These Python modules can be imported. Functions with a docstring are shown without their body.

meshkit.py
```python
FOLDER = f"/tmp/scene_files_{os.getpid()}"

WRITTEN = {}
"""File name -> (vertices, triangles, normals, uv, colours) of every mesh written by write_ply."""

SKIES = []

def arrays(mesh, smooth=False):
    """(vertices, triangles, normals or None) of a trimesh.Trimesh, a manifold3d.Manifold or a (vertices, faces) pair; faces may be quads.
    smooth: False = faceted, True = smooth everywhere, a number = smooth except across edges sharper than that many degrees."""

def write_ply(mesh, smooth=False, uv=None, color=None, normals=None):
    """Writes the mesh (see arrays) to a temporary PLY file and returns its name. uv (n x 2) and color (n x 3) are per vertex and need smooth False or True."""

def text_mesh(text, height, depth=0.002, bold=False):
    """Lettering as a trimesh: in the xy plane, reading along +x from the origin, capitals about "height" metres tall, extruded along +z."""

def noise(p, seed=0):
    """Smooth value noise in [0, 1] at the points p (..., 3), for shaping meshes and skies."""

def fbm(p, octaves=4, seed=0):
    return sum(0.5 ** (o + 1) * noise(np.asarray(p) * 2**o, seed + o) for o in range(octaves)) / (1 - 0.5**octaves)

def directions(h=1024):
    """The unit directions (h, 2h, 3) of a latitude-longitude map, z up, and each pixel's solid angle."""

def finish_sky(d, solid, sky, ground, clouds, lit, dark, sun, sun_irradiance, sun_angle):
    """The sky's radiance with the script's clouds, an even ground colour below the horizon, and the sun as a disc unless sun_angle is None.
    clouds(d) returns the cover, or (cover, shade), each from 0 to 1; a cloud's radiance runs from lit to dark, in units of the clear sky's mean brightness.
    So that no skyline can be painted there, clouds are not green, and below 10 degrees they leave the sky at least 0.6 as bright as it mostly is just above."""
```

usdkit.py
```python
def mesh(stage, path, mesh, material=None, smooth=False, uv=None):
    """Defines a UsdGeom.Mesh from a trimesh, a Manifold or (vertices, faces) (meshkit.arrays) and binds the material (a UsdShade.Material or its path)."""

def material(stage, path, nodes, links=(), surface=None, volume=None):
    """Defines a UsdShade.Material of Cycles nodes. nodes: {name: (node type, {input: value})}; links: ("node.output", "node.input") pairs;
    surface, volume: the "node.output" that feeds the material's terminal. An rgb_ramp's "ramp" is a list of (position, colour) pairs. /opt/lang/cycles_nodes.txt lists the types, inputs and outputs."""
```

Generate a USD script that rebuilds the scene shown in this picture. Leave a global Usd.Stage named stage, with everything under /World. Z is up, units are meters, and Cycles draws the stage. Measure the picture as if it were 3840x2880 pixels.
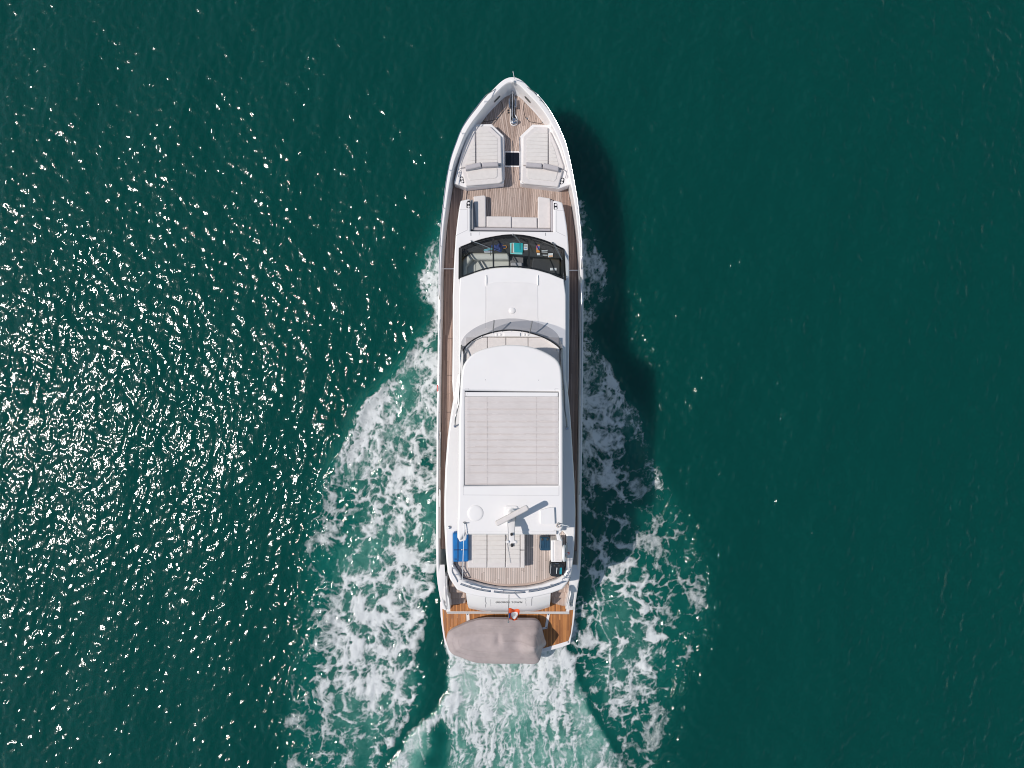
import math
import numpy as np, trimesh, usdkit, meshkit
from pxr import Usd, UsdGeom, UsdLux, UsdShade, Gf, Sdf, Vt
from shapely.geometry import Polygon, LineString, Point, box as sbox
from shapely import affinity
from shapely.ops import unary_union
from scipy.spatial import cKDTree
from scipy.interpolate import CubicSpline, PchipInterpolator
from scipy.ndimage import gaussian_filter, map_coordinates

stage = Usd.Stage.CreateInMemory()
UsdGeom.SetStageUpAxis(stage, UsdGeom.Tokens.z)
UsdGeom.SetStageMetersPerUnit(stage, 1.0)
UsdGeom.Xform.Define(stage, '/World')
UsdGeom.Scope.Define(stage, '/World/Looks')

# ------------------------------------------------------------------ camera, sky, sun
CAM_H = 30.0                       # drone height above the water
K = 1.5 / 3840.0                   # metres per photo pixel per metre of distance
PY = 1520.0                        # row straight below the drone
EXPOSURE = 0.06
SUN_EL = math.radians(53.0)
SUN_DIR = np.array([-math.cos(SUN_EL), -0.04 * math.cos(SUN_EL), math.sin(SUN_EL)])
SUN_DIR /= np.linalg.norm(SUN_DIR)
SUN_INT, SKY_STR = 0.82, 0.08

cam = UsdGeom.Camera.Define(stage, '/World/camera')
cam.CreateFocalLengthAttr(24.0)
cam.CreateHorizontalApertureAttr(36.0)
cam.CreateVerticalApertureAttr(27.0)
cam.CreateVerticalApertureOffsetAttr((PY - 1440.0) / 3840.0 * 36.0)
cam.CreateClippingRangeAttr(Gf.Vec2f(0.1, 5000))
cam.CreateExposureAttr(EXPOSURE)
UsdGeom.Xformable(cam).AddTranslateOp().Set(Gf.Vec3d(0, 0, CAM_H))

sun = UsdLux.DistantLight.Define(stage, '/World/sun')
sun.CreateNormalizeAttr(True)
sun.CreateIntensityAttr(SUN_INT)
sun.CreateAngleAttr(0.5)
sun.CreateColorAttr(Gf.Vec3f(1.0, 0.94, 0.88))
_z = Gf.Vec3d(*map(float, SUN_DIR))
_x = Gf.Cross(Gf.Vec3d(0, 1, 0), _z).GetNormalized()
_y = Gf.Cross(_z, _x)
UsdGeom.Xformable(sun).AddTransformOp().Set(Gf.Matrix4d(_x[0], _x[1], _x[2], 0, _y[0], _y[1], _y[2], 0, _z[0], _z[1], _z[2], 0, 0, 0, 0, 1))

sky = UsdLux.DomeLight.Define(stage, '/World/sky')
skym = usdkit.material(stage, '/World/Looks/sky_air', {
    's': ('sky_texture', {'sky_type': 'single_scattering', 'sun_disc': False, 'sun_elevation': float(SUN_EL),
                          'sun_rotation': float(math.atan2(SUN_DIR[0], SUN_DIR[1])), 'aerosol_density': 0.35, 'air_density': 1.5, 'ozone_density': 0.2}),
    'b': ('background_shader', {'strength': SKY_STR})}, [('s.color', 'b.color')], surface='b.background')
UsdShade.MaterialBindingAPI.Apply(sky.GetPrim()).Bind(skym)
sky.GetPrim().SetCustomDataByKey('kind', 'structure')
sky.GetPrim().SetCustomDataByKey('label', 'clear blue daylight sky above the sea')

# ------------------------------------------------------------------ helpers
USED = {}
def prim_path(parent, name):
    base = (parent.GetPath().pathString if parent is not None else '/World') + '/' + name
    n = USED.get(base, 0); USED[base] = n + 1
    return base if n == 0 else '%s_%03d' % (base, n)
def tag(p, label=None, cat=None, group=None, kind=None):
    for k_, v_ in (('label', label), ('category', cat), ('group', group), ('kind', kind)):
        if v_: p.SetCustomDataByKey(k_, v_)
    return p
def thing(name, label, cat, loc=(0, 0, 0), rotz=0.0, group=None):
    x = UsdGeom.Xform.Define(stage, prim_path(None, name))
    x.AddTranslateOp().Set(Gf.Vec3d(*map(float, loc)))
    if rotz: x.AddRotateZOp().Set(float(rotz))
    return tag(x.GetPrim(), label, cat, group)
ORIGIN = {}
def obj(name, geo, mat, parent=None, smooth=False, label=None, kind=None, cat=None, attrs=None, loc=(0, 0, 0)):
    """one Mesh prim; geo = (v, f) in world metres, moved to the parent's base"""
    v, f = geo
    v = np.asarray(v, float) - np.asarray(loc, float)
    m = usdkit.mesh(stage, prim_path(parent, name), (v, f), M[mat] if isinstance(mat, str) else mat, smooth=smooth)
    if attrs:
        for a, val in attrs.items():
            UsdGeom.PrimvarsAPI(m).CreatePrimvar(a, Sdf.ValueTypeNames.FloatArray, 'vertex').Set(Vt.FloatArray.FromNumpy(np.asarray(val, np.float32)))
    return tag(m.GetPrim(), label, cat, None, kind)

def P(px, py, z):
    s = K * (CAM_H - z)
    return np.array([(px - 1920.0) * s, (PY - py) * s, z])
def P2(pts, z): return np.array([P(a, b, z)[:2] for a, b in pts])
ZO = {'1': (1600, 240, 3.456), '2': (1600, 660, 3.456), '3': (1600, 1080, 3.456), '4': (1600, 1440, 3.456), '5': (1600, 1800, 3.456), '6': (1600, 2100, 3.456),
      'A': (1760, 270, 6.9125), 'B': (1680, 450, 6.9125), 'C': (1640, 1880, 6.9125), 'D': (1880, 1880, 6.9125), 'E': (1900, 2040, 6.9125), 'F': (1630, 2120, 6.9125), 'G': (1700, 880, 5.027)}
def q(key, pts):
    ox, oy, s = ZO[key]
    return [(ox + a / s, oy + b / s) for a, b in pts]
def q1(key, a, b): return q(key, [(a, b)])[0]
def mirp(pts, cx, rot=0.012):
    return [(2 * cx - a, b + 2 * (cx - a) * rot) for a, b in pts][::-1]

def cat(parts):
    vs, fs, o = [], [], 0
    for v, f in parts:
        v = np.asarray(v, float); f = np.asarray(f, int)
        vs.append(v); fs.append(f + o); o += len(v)
    return np.vstack(vs), np.vstack(fs)
def orient(p, ccw=True):
    p = np.asarray(p, float)
    a = np.sum(p[:, 0] * np.roll(p[:, 1], -1) - np.roll(p[:, 0], -1) * p[:, 1])
    return p if (a > 0) == ccw else p[::-1]
def inset(p, d):
    """mitred inset of a closed CCW ring (a CW ring grows)"""
    e = np.roll(p, -1, 0) - p
    e /= np.linalg.norm(e, axis=1, keepdims=True) + 1e-12
    n = np.stack([-e[:, 1], e[:, 0]], 1)
    n0 = np.roll(n, 1, 0)
    c = np.maximum(1 + np.sum(n * n0, 1, keepdims=True), 0.35)
    return p + (n + n0) / c * d
def dedupe(p, eps=0.004):
    keep = [p[0]]
    for a in p[1:]:
        if np.linalg.norm(a - keep[-1]) > eps: keep.append(a)
    if np.linalg.norm(keep[0] - keep[-1]) < eps: keep.pop()
    return np.array(keep)
def slab(poly, z0, z1, r=0.0, seg=3, holes=(), flare=0.0, bottom=False):
    """prism between z0 and z1 (numbers or functions of x, y) with rounded top edges"""
    f0 = z0 if callable(z0) else (lambda x, y: np.full(np.shape(x), float(z0)))
    f1 = z1 if callable(z1) else (lambda x, y: np.full(np.shape(x), float(z1)))
    rings = [dedupe(orient(poly))] + [dedupe(orient(h, False)) for h in holes]
    vs, fs, o, caps = [], [], 0, []
    for i, p in enumerate(rings):
        n = len(p)
        prof = [(-flare if i == 0 else 0.0, None)]
        if r > 0:
            for a in np.linspace(0, math.pi / 2, seg + 1): prof.append((r * (1 - math.cos(a)), r * (1 - math.sin(a))))
        else: prof.append((0.0, 0.0))
        R = []
        for d, dz in prof:
            pp = inset(p, d) if d else p
            zz = f0(p[:, 0], p[:, 1]) if dz is None else f1(pp[:, 0], pp[:, 1]) - dz
            R.append(np.column_stack([pp, zz]))
        # sharp edge between wall and rounding comes from smooth angle
        vs.append(np.vstack(R))
        j = np.arange(n); j1 = (j + 1) % n
        for t in range(len(R) - 1):
            a, b = o + t * n, o + (t + 1) * n
            fs += [np.column_stack([a + j, a + j1, b + j1]), np.column_stack([a + j, b + j1, b + j])]
        caps.append(R[-1][:, :2])
        o += n * len(R)
    pg = Polygon(caps[0], [c for c in caps[1:]])
    if not pg.is_valid: pg = pg.buffer(0)
    gs = pg.geoms if hasattr(pg, 'geoms') else [pg]
    for g in gs:
        cv, cf = trimesh.creation.triangulate_polygon(g, engine='earcut')
        for up in ((True, False) if bottom else (True,)):
            ff = f1 if up else f0
            vs.append(np.column_stack([cv, ff(cv[:, 0], cv[:, 1])]))
            a = cv[cf[:, 0]]; b = cv[cf[:, 1]]; c = cv[cf[:, 2]]
            s = np.cross(b - a, c - a) > 0
            cf2 = np.where((s if up else ~s)[:, None], cf, cf[:, ::-1])
            fs.append(cf2 + o); o += len(cv)
    return np.vstack(vs), np.vstack(fs)
def rnd(poly, a, b=None, qs=4):
    g = Polygon(poly).buffer(0)
    g = g.buffer(-a, quad_segs=qs).buffer(a, quad_segs=qs)
    if b: g = g.buffer(b, quad_segs=qs).buffer(-b, quad_segs=qs)
    if hasattr(g, 'geoms'): g = max(g.geoms, key=lambda t: t.area)
    return np.array(g.exterior.coords)[:-1]
def spl(pts, n, closed=False):
    p = np.asarray(pts, float)
    if closed: p = np.vstack([p, p[:1]])
    d = np.r_[0, np.cumsum(np.sqrt(np.linalg.norm(np.diff(p, axis=0), axis=1)))]
    c = CubicSpline(d, p, bc_type='periodic' if closed else 'natural')
    t = np.linspace(0, d[-1], n, endpoint=not closed)
    return c(t)
def tube(path, r, sides=8, caps=True):
    p = np.asarray(path, float)
    r = np.broadcast_to(r, (len(p),))
    t = np.gradient(p, axis=0); t /= np.linalg.norm(t, axis=1, keepdims=True) + 1e-12
    ref = np.array([0, 0, 1.0]) if abs(t[:, 2]).mean() < 0.8 else np.array([1.0, 0, 0])
    a = np.cross(t, ref); a /= np.linalg.norm(a, axis=1, keepdims=True) + 1e-12
    b = np.cross(t, a)
    ang = np.arange(sides) * 2 * math.pi / sides
    v = p[:, None] + r[:, None, None] * (np.cos(ang)[None, :, None] * a[:, None] + np.sin(ang)[None, :, None] * b[:, None])
    i, j = np.meshgrid(np.arange(len(p) - 1), np.arange(sides), indexing='ij')
    j1 = (j + 1) % sides
    f = np.vstack([np.stack([i * sides + j, i * sides + j1, (i + 1) * sides + j1], -1).reshape(-1, 3), np.stack([i * sides + j, (i + 1) * sides + j1, (i + 1) * sides + j], -1).reshape(-1, 3)])
    v = v.reshape(-1, 3)
    if caps:
        n = len(v); v = np.vstack([v, p[:1], p[-1:]])
        jj = np.arange(sides); jj1 = (jj + 1) % sides; L = (len(p) - 1) * sides
        f = np.vstack([f, np.column_stack([np.full(sides, n), jj1, jj]), np.column_stack([np.full(sides, n + 1), L + jj, L + jj1])])
    m = trimesh.Trimesh(v, f, process=False)
    if m.volume < 0: f = f[:, ::-1]
    return v, f
def boxg(c, size, rotz=0.0, r=0.01, tilt=None):
    w, d, h = size
    p = rnd([(-w / 2, -d / 2), (w / 2, -d / 2), (w / 2, d / 2), (-w / 2, d / 2)], min(r * 1.5, min(w, d) * 0.45), qs=3)
    v, f = slab(p, -h / 2, h / 2, min(r, h * 0.45), 3, bottom=True)
    if tilt is not None: v = trimesh.transform_points(v, tilt)
    c_, s_ = math.cos(rotz), math.sin(rotz)
    v = np.column_stack([v[:, 0] * c_ - v[:, 1] * s_, v[:, 0] * s_ + v[:, 1] * c_, v[:, 2]])
    return v + np.asarray(c, float), f
def lathe(prof, c, seg=24):
    m = trimesh.creation.revolve(np.asarray(prof, float), sections=seg)
    return np.array(m.vertices) + np.asarray(c, float), np.array(m.faces)
def sheet(rows):
    """grid surface from rows of 3-D points"""
    g = np.asarray(rows, float); a, b = g.shape[:2]
    i, j = np.meshgrid(np.arange(a - 1), np.arange(b - 1), indexing='ij')
    s = i * b + j
    f = np.vstack([np.stack([s, s + 1, s + b + 1], -1).reshape(-1, 3), np.stack([s, s + b + 1, s + b], -1).reshape(-1, 3)])
    return g.reshape(-1, 3), f
def up(geo):
    """turn an open surface so that it faces up"""
    v, f = geo
    n = np.cross(v[f[:, 1]] - v[f[:, 0]], v[f[:, 2]] - v[f[:, 0]]).sum(0)
    return (v, f) if n[2] > 0 else (v, f[:, ::-1])

# ------------------------------------------------------------------ materials
M = {}
def mat(name, nodes, links, surface='p.BSDF'):
    M[name] = usdkit.material(stage, '/World/Looks/' + name, nodes, links, surface=surface); return M[name]
def plain(name, col, rough=0.5, metal=0.0, var=0.06, scale=3.0, bump=0.0, bscale=200.0, coat=0.0, spec=0.5):
    lo = [c * (1 - var) for c in col]; hi = [min(1, c * (1 + var)) for c in col]
    nodes = {'g': ('geometry', {}), 'n': ('noise_texture', {'scale': scale, 'detail': 5.0, 'roughness': 0.6}),
             'r': ('rgb_ramp', {'ramp': [(0.3, lo), (0.7, hi)]}),
             'p': ('principled_bsdf', {'roughness': rough, 'metallic': metal, 'coat_weight': coat, 'coat_roughness': 0.08, 'specular_ior_level': spec})}
    links = [('g.position', 'n.vector'), ('n.fac', 'r.fac'), ('r.color', 'p.base_color')]
    if bump:
        nodes['bn'] = ('noise_texture', {'scale': bscale, 'detail': 3.0})
        nodes['b'] = ('bump', {'strength': 1.0, 'distance': bump})
        links += [('g.position', 'bn.vector'), ('bn.fac', 'b.height'), ('b.normal', 'p.normal')]
    return mat(name, nodes, links)
plain('gelcoat', (0.815, 0.785, 0.77), 0.30, var=0.018, scale=1.3, coat=0.3)
plain('gelcoat_side', (0.79, 0.775, 0.77), 0.22, var=0.015, scale=1.0, coat=0.4)
plain('nonskid', (0.76, 0.73, 0.72), 0.6, var=0.03, scale=2.0, bump=0.002, bscale=120)
plain('cushion', (0.68, 0.63, 0.605), 0.85, var=0.045, scale=6.0, bump=0.003, bscale=60)
plain('cushion_warm', (0.68, 0.635, 0.60), 0.85, var=0.045, scale=6.0, bump=0.003, bscale=60)
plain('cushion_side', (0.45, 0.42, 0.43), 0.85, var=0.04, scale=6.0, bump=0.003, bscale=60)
plain('piping', (0.34, 0.31, 0.31), 0.8)
plain('tender_canvas', (0.40, 0.335, 0.325), 0.9, var=0.10, scale=3.0, bump=0.006, bscale=35)
plain('steel', (0.62, 0.63, 0.65), 0.16, metal=1.0, var=0.05)
plain('dull_steel', (0.36, 0.37, 0.38), 0.35, metal=1.0, var=0.1)
plain('black_trim', (0.014, 0.015, 0.017), 0.35)
plain('caulk', (0.035, 0.03, 0.028), 0.8)
plain('grey_trim', (0.25, 0.25, 0.26), 0.5)
plain('seam', (0.42, 0.41, 0.42), 0.6)
plain('blue_cover', (0.0, 0.14, 0.40), 0.75, var=0.12, scale=5.0, bump=0.004, bscale=30)
plain('canvas_hem', (0.54, 0.49, 0.475), 0.9)
plain('stair_wood', (0.40, 0.29, 0.235), 0.7, var=0.15, scale=9.0)
plain('blue_strap', (0.002, 0.02, 0.10), 0.6)
plain('navy_shell', (0.006, 0.05, 0.10), 0.45, var=0.15, scale=8)
plain('black_shell', (0.016, 0.019, 0.023), 0.4, var=0.15, scale=8)
plain('teal_stripe', (0.02, 0.45, 0.55), 0.5)
plain('flag_orange', (0.82, 0.105, 0.022), 0.75, var=0.08, scale=9)
plain('flag_white', (0.74, 0.72, 0.72), 0.75)
plain('flag_blue', (0.03, 0.06, 0.22), 0.75)
plain('red_light', (0.5, 0.02, 0.015), 0.25)
plain('green_light', (0.01, 0.25, 0.10), 0.25)
plain('dark_lettering', (0.10, 0.10, 0.11), 0.4)
plain('hatch_glass', (0.008, 0.009, 0.013), 0.06)
plain('porthole_glass', (0.03, 0.06, 0.06), 0.1)
plain('cabin_floor', (0.045, 0.042, 0.043), 0.6, var=0.15, scale=5)
plain('dashboard', (0.028, 0.028, 0.031), 0.55, var=0.15)
plain('cabin_leather', (0.66, 0.63, 0.57), 0.55, var=0.04)
plain('cabin_grey', (0.20, 0.18, 0.18), 0.6, var=0.1)
plain('teal_cover', (0.0, 0.42, 0.45), 0.5, var=0.03)
plain('pale_teal', (0.25, 0.70, 0.70), 0.5)
plain('kraft', (0.36, 0.27, 0.20), 0.7)
plain('paper', (0.80, 0.80, 0.80), 0.7, var=0.03)
plain('card_orange', (0.75, 0.30, 0.06), 0.6)
plain('card_pink', (0.60, 0.10, 0.35), 0.6)
plain('card_blue', (0.06, 0.20, 0.55), 0.6)
plain('rubber', (0.03, 0.03, 0.03), 0.7)

def teakmat(name, dark, light, grainscale):
    mat(name, {'a': ('attribute', {'attribute': 'tone'}), 'g': ('geometry', {}),
               'mp': ('mapping', {'mapping_type': 'point', 'scale': (grainscale, 1.2, 8.0)}),
               'n': ('noise_texture', {'scale': 4.0, 'detail': 6.0, 'roughness': 0.65}),
               'big': ('noise_texture', {'scale': 0.9, 'detail': 3.0}),
               'm1': ('math', {'math_type': 'multiply_add', 'value2': 0.5, 'value3': 0.0}),
               'm2': ('math', {'math_type': 'multiply_add', 'value2': 0.45}),
               'm3': ('math', {'math_type': 'multiply_add', 'value2': 0.5}),
               'r': ('rgb_ramp', {'ramp': [(0.25, dark), (1.05 if False else 1.0, light)]}),
               'p': ('principled_bsdf', {'roughness': 0.62})},
        [('g.position', 'mp.vector'), ('mp.vector', 'n.vector'), ('g.position', 'big.vector'),
         ('a.fac', 'm1.value1'), ('n.fac', 'm2.value1'), ('m1.value', 'm2.value3'), ('big.fac', 'm3.value1'), ('m2.value', 'm3.value3'),
         ('m3.value', 'r.fac'), ('r.color', 'p.base_color')])
teakmat('teak_weathered', (0.27, 0.185, 0.145), (0.53, 0.415, 0.355), 20.0)
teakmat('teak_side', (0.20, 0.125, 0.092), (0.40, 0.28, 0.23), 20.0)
teakmat('teak_pale', (0.40, 0.315, 0.27), (0.66, 0.56, 0.505), 20.0)
teakmat('teak_golden', (0.17, 0.050, 0.012), (0.60, 0.25, 0.075), 20.0)

# canvas with woven lines
mat('canvas', {'g': ('geometry', {}), 'mp': ('mapping', {'mapping_type': 'point', 'scale': (2.0, 22.0, 1.0)}),
               'n': ('noise_texture', {'scale': 2.0, 'detail': 6.0, 'roughness': 0.7}),
               'n2': ('noise_texture', {'scale': 1.1, 'detail': 3.0}),
               'mx': ('math', {'math_type': 'multiply_add', 'value2': 0.6}), 'h': ('math', {'math_type': 'multiply', 'value2': 0.4}),
               'r': ('rgb_ramp', {'ramp': [(0.25, (0.54, 0.49, 0.47)), (0.75, (0.71, 0.655, 0.635))]}),
               'b': ('bump', {'strength': 0.6, 'distance': 0.006}),
               'p': ('principled_bsdf', {'roughness': 0.9})},
    [('g.position', 'mp.vector'), ('mp.vector', 'n.vector'), ('g.position', 'n2.vector'), ('n2.fac', 'h.value1'), ('n.fac', 'mx.value1'), ('h.value', 'mx.value3'),
     ('mx.value', 'r.fac'), ('r.color', 'p.base_color'), ('n.fac', 'b.height'), ('b.normal', 'p.normal')])
def pane(name, tint, gloss=0.6):
    mat(name, {'t': ('transparent_bsdf', {'color': tint}), 'g': ('glossy_bsdf', {'color': (gloss, gloss, gloss), 'roughness': 0.02}),
               'ge': ('geometry', {}), 'io': ('math', {'math_type': 'multiply_add', 'value2': 1 / 1.45 - 1.45, 'value3': 1.45}),
               'f': ('fresnel', {}), 'm': ('mix_closure', {})},
        [('ge.backfacing', 'io.value1'), ('io.value', 'f.IOR'), ('f.fac', 'm.fac'), ('t.BSDF', 'm.closure1'), ('g.BSDF', 'm.closure2')], surface='m.closure')
pane('windscreen_glass', (0.84, 0.88, 0.89))
pane('smoke_acrylic', (0.60, 0.61, 0.64))

# water: deep green sea, lighter where air is churned in
WAVE_BUMP = 0.026
mat('sea_water', {
    'a': ('attribute', {'attribute': 'aeration'}), 'g': ('geometry', {}),
    'n': ('noise_texture', {'scale': 2.2, 'detail': 5.0, 'roughness': 0.6, 'distortion': 0.6}),
    'nm': ('math', {'math_type': 'multiply_add', 'value2': 0.9, 'value3': -0.45}),
    'na': ('math', {'math_type': 'multiply'}), 'ad': ('math', {'math_type': 'add', 'use_clamp': True}),
    'r': ('rgb_ramp', {'ramp': [(0.0, (0.0004, 0.047, 0.038)), (0.35, (0.004, 0.10, 0.079)), (0.7, (0.10, 0.285, 0.23)), (1.0, (0.40, 0.56, 0.50))]}),
    'mp': ('mapping', {'mapping_type': 'point', 'scale': (1.0, 0.5, 1.0)}),
    'b1': ('noise_texture', {'scale': 7.0, 'detail': 2.0, 'roughness': 0.5}),
    'bp': ('bump', {'strength': 1.0, 'distance': WAVE_BUMP}),
    'p': ('principled_bsdf', {'roughness': 0.11, 'ior': 1.333, 'specular_ior_level': 0.5, 'subsurface_method': 'burley', 'subsurface_weight': 1.0, 'subsurface_radius': (1.0, 1.0, 1.0), 'subsurface_scale': 2.0})},
    [('g.position', 'n.vector'), ('n.fac', 'nm.value1'), ('nm.value', 'na.value1'), ('a.fac', 'na.value2'), ('na.value', 'ad.value1'), ('a.fac', 'ad.value2'),
     ('ad.value', 'r.fac'), ('r.color', 'p.base_color'),
     ('g.position', 'mp.vector'), ('mp.vector', 'b1.vector'), ('b1.fac', 'bp.height'), ('bp.normal', 'p.normal')])
mat('foam', {
    'a': ('attribute', {'attribute': 'foam'}), 'g': ('geometry', {}),
    'n': ('noise_texture', {'scale': 11.0, 'detail': 7.0, 'roughness': 0.75, 'distortion': 0.8}),
    'nm': ('math', {'math_type': 'multiply_add', 'value2': 0.8, 'value3': -0.42}),
    'ad': ('math', {'math_type': 'add'}),
    'mr': ('map_range', {'range_type': 'smoothstep', 'from_min': 0.04, 'from_max': 1.0, 'to_min': 0.0, 'to_max': 0.90, 'clamp': True}),
    'bp': ('bump', {'strength': 0.8, 'distance': 0.05}),
    't': ('transparent_bsdf', {}), 'd': ('principled_bsdf', {'base_color': (0.74, 0.755, 0.755), 'roughness': 0.7}), 'm': ('mix_closure', {})},
    [('g.position', 'n.vector'), ('n.fac', 'nm.value1'), ('nm.value', 'ad.value1'), ('a.fac', 'ad.value2'), ('ad.value', 'mr.value'), ('mr.result', 'm.fac'),
     ('n.fac', 'bp.height'), ('bp.normal', 'd.normal'), ('t.BSDF', 'm.closure1'), ('d.BSDF', 'm.closure2')], surface='m.closure')

# ------------------------------------------------------------------ the sea
rng = np.random.default_rng(7)
G = 0.06
xs = np.arange(-25.0, 25.001, G); ys = np.arange(-18.6, 20.4, G)
far = [30.0, 38.0, 55.0, 90.0, 180.0, 400.0, 1000.0, 2500.0]
XS = np.r_[[-a for a in far[::-1]], xs, far]; YS = np.r_[[-a for a in far[::-1]], ys, far]
XX, YY = np.meshgrid(XS, YS)
def wave_set(lo, hi, n, slope, spread):
    lam = np.exp(rng.uniform(np.log(lo), np.log(hi), n)); k = 2 * math.pi / lam
    th = rng.normal(math.radians(-4), spread, n); ph = rng.uniform(0, 2 * math.pi, n)
    return k * np.cos(th), k * np.sin(th), ph, slope * math.sqrt(2.0 / n) / k
SETS = [wave_set(0.26, 0.58, 70, 0.165, 1.0), wave_set(0.62, 1.6, 34, 0.070, 0.6), wave_set(1.6, 5.5, 16, 0.042, 0.5)]
def waves(x, y):
    out = []
    for kx, ky, ph, am in SETS:
        h = np.zeros(x.shape, np.float32)
        x32, y32 = x.astype(np.float32), y.astype(np.float32)
        for a, b, c, d in zip(kx, ky, ph, am): h += np.float32(d) * np.cos(np.float32(a) * x32 + np.float32(b) * y32 + np.float32(c))
        out.append(h)
    return out
WPX = K * CAM_H                                        # metres per photo pixel on the water
def uv_of(x, y): return x / WPX + 1920.0, PY - y / WPX
def lin(v, pts):
    p = np.asarray(pts, float); return np.interp(v, p[:, 0], p[:, 1])
def sstep(a, b, x):
    t = np.clip((x - a) / (b - a), 0, 1); return t * t * (3 - 2 * t)
# outlines of the wake: (row, column) in photo pixels on the water plane
XL = [(700, 1672), (780, 1650), (868, 1622), (1000, 1572), (1100, 1560), (1185, 1622), (1215, 1606), (1319, 1528), (1389, 1476), (1458, 1409), (1527, 1350), (1588, 1318), (1678, 1268), (1758, 1231), (1812, 1203), (1906, 1174), (1979, 1150), (2150, 1140), (2290, 1125), (2400, 1110), (2514, 1085), (2683, 1075), (2900, 1080)]
XLI = [(700, 1700), (2000, 1700), (2100, 1650), (2152, 1622), (2225, 1608), (2331, 1603), (2418, 1579), (2514, 1593), (2635, 1579), (2720, 1530), (2880, 1434), (3000, 1380)]
XR = [(600, 2100), (690, 2150), (740, 2190), (820, 2245), (950, 2285), (1060, 2310), (1150, 2290), (1225, 2215), (1370, 2295), (1490, 2355), (1560, 2400), (1640, 2440), (1740, 2480), (1800, 2505), (1850, 2540), (1930, 2570), (2000, 2605), (2100, 2640), (2300, 2668), (2420, 2620), (2514, 2600), (2640, 2540), (2794, 2500), (3000, 2490)]
PL = [(2380, 1672), (2447, 1672), (2514, 1690), (2601, 1666), (2683, 1600), (2746, 1530), (2852, 1455), (3000, 1380)]
PR = [(2380, 2120), (2427, 2138), (2504, 2176), (2562, 2191), (2649, 2224), (2746, 2282), (2880, 2355), (3000, 2420)]
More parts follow.
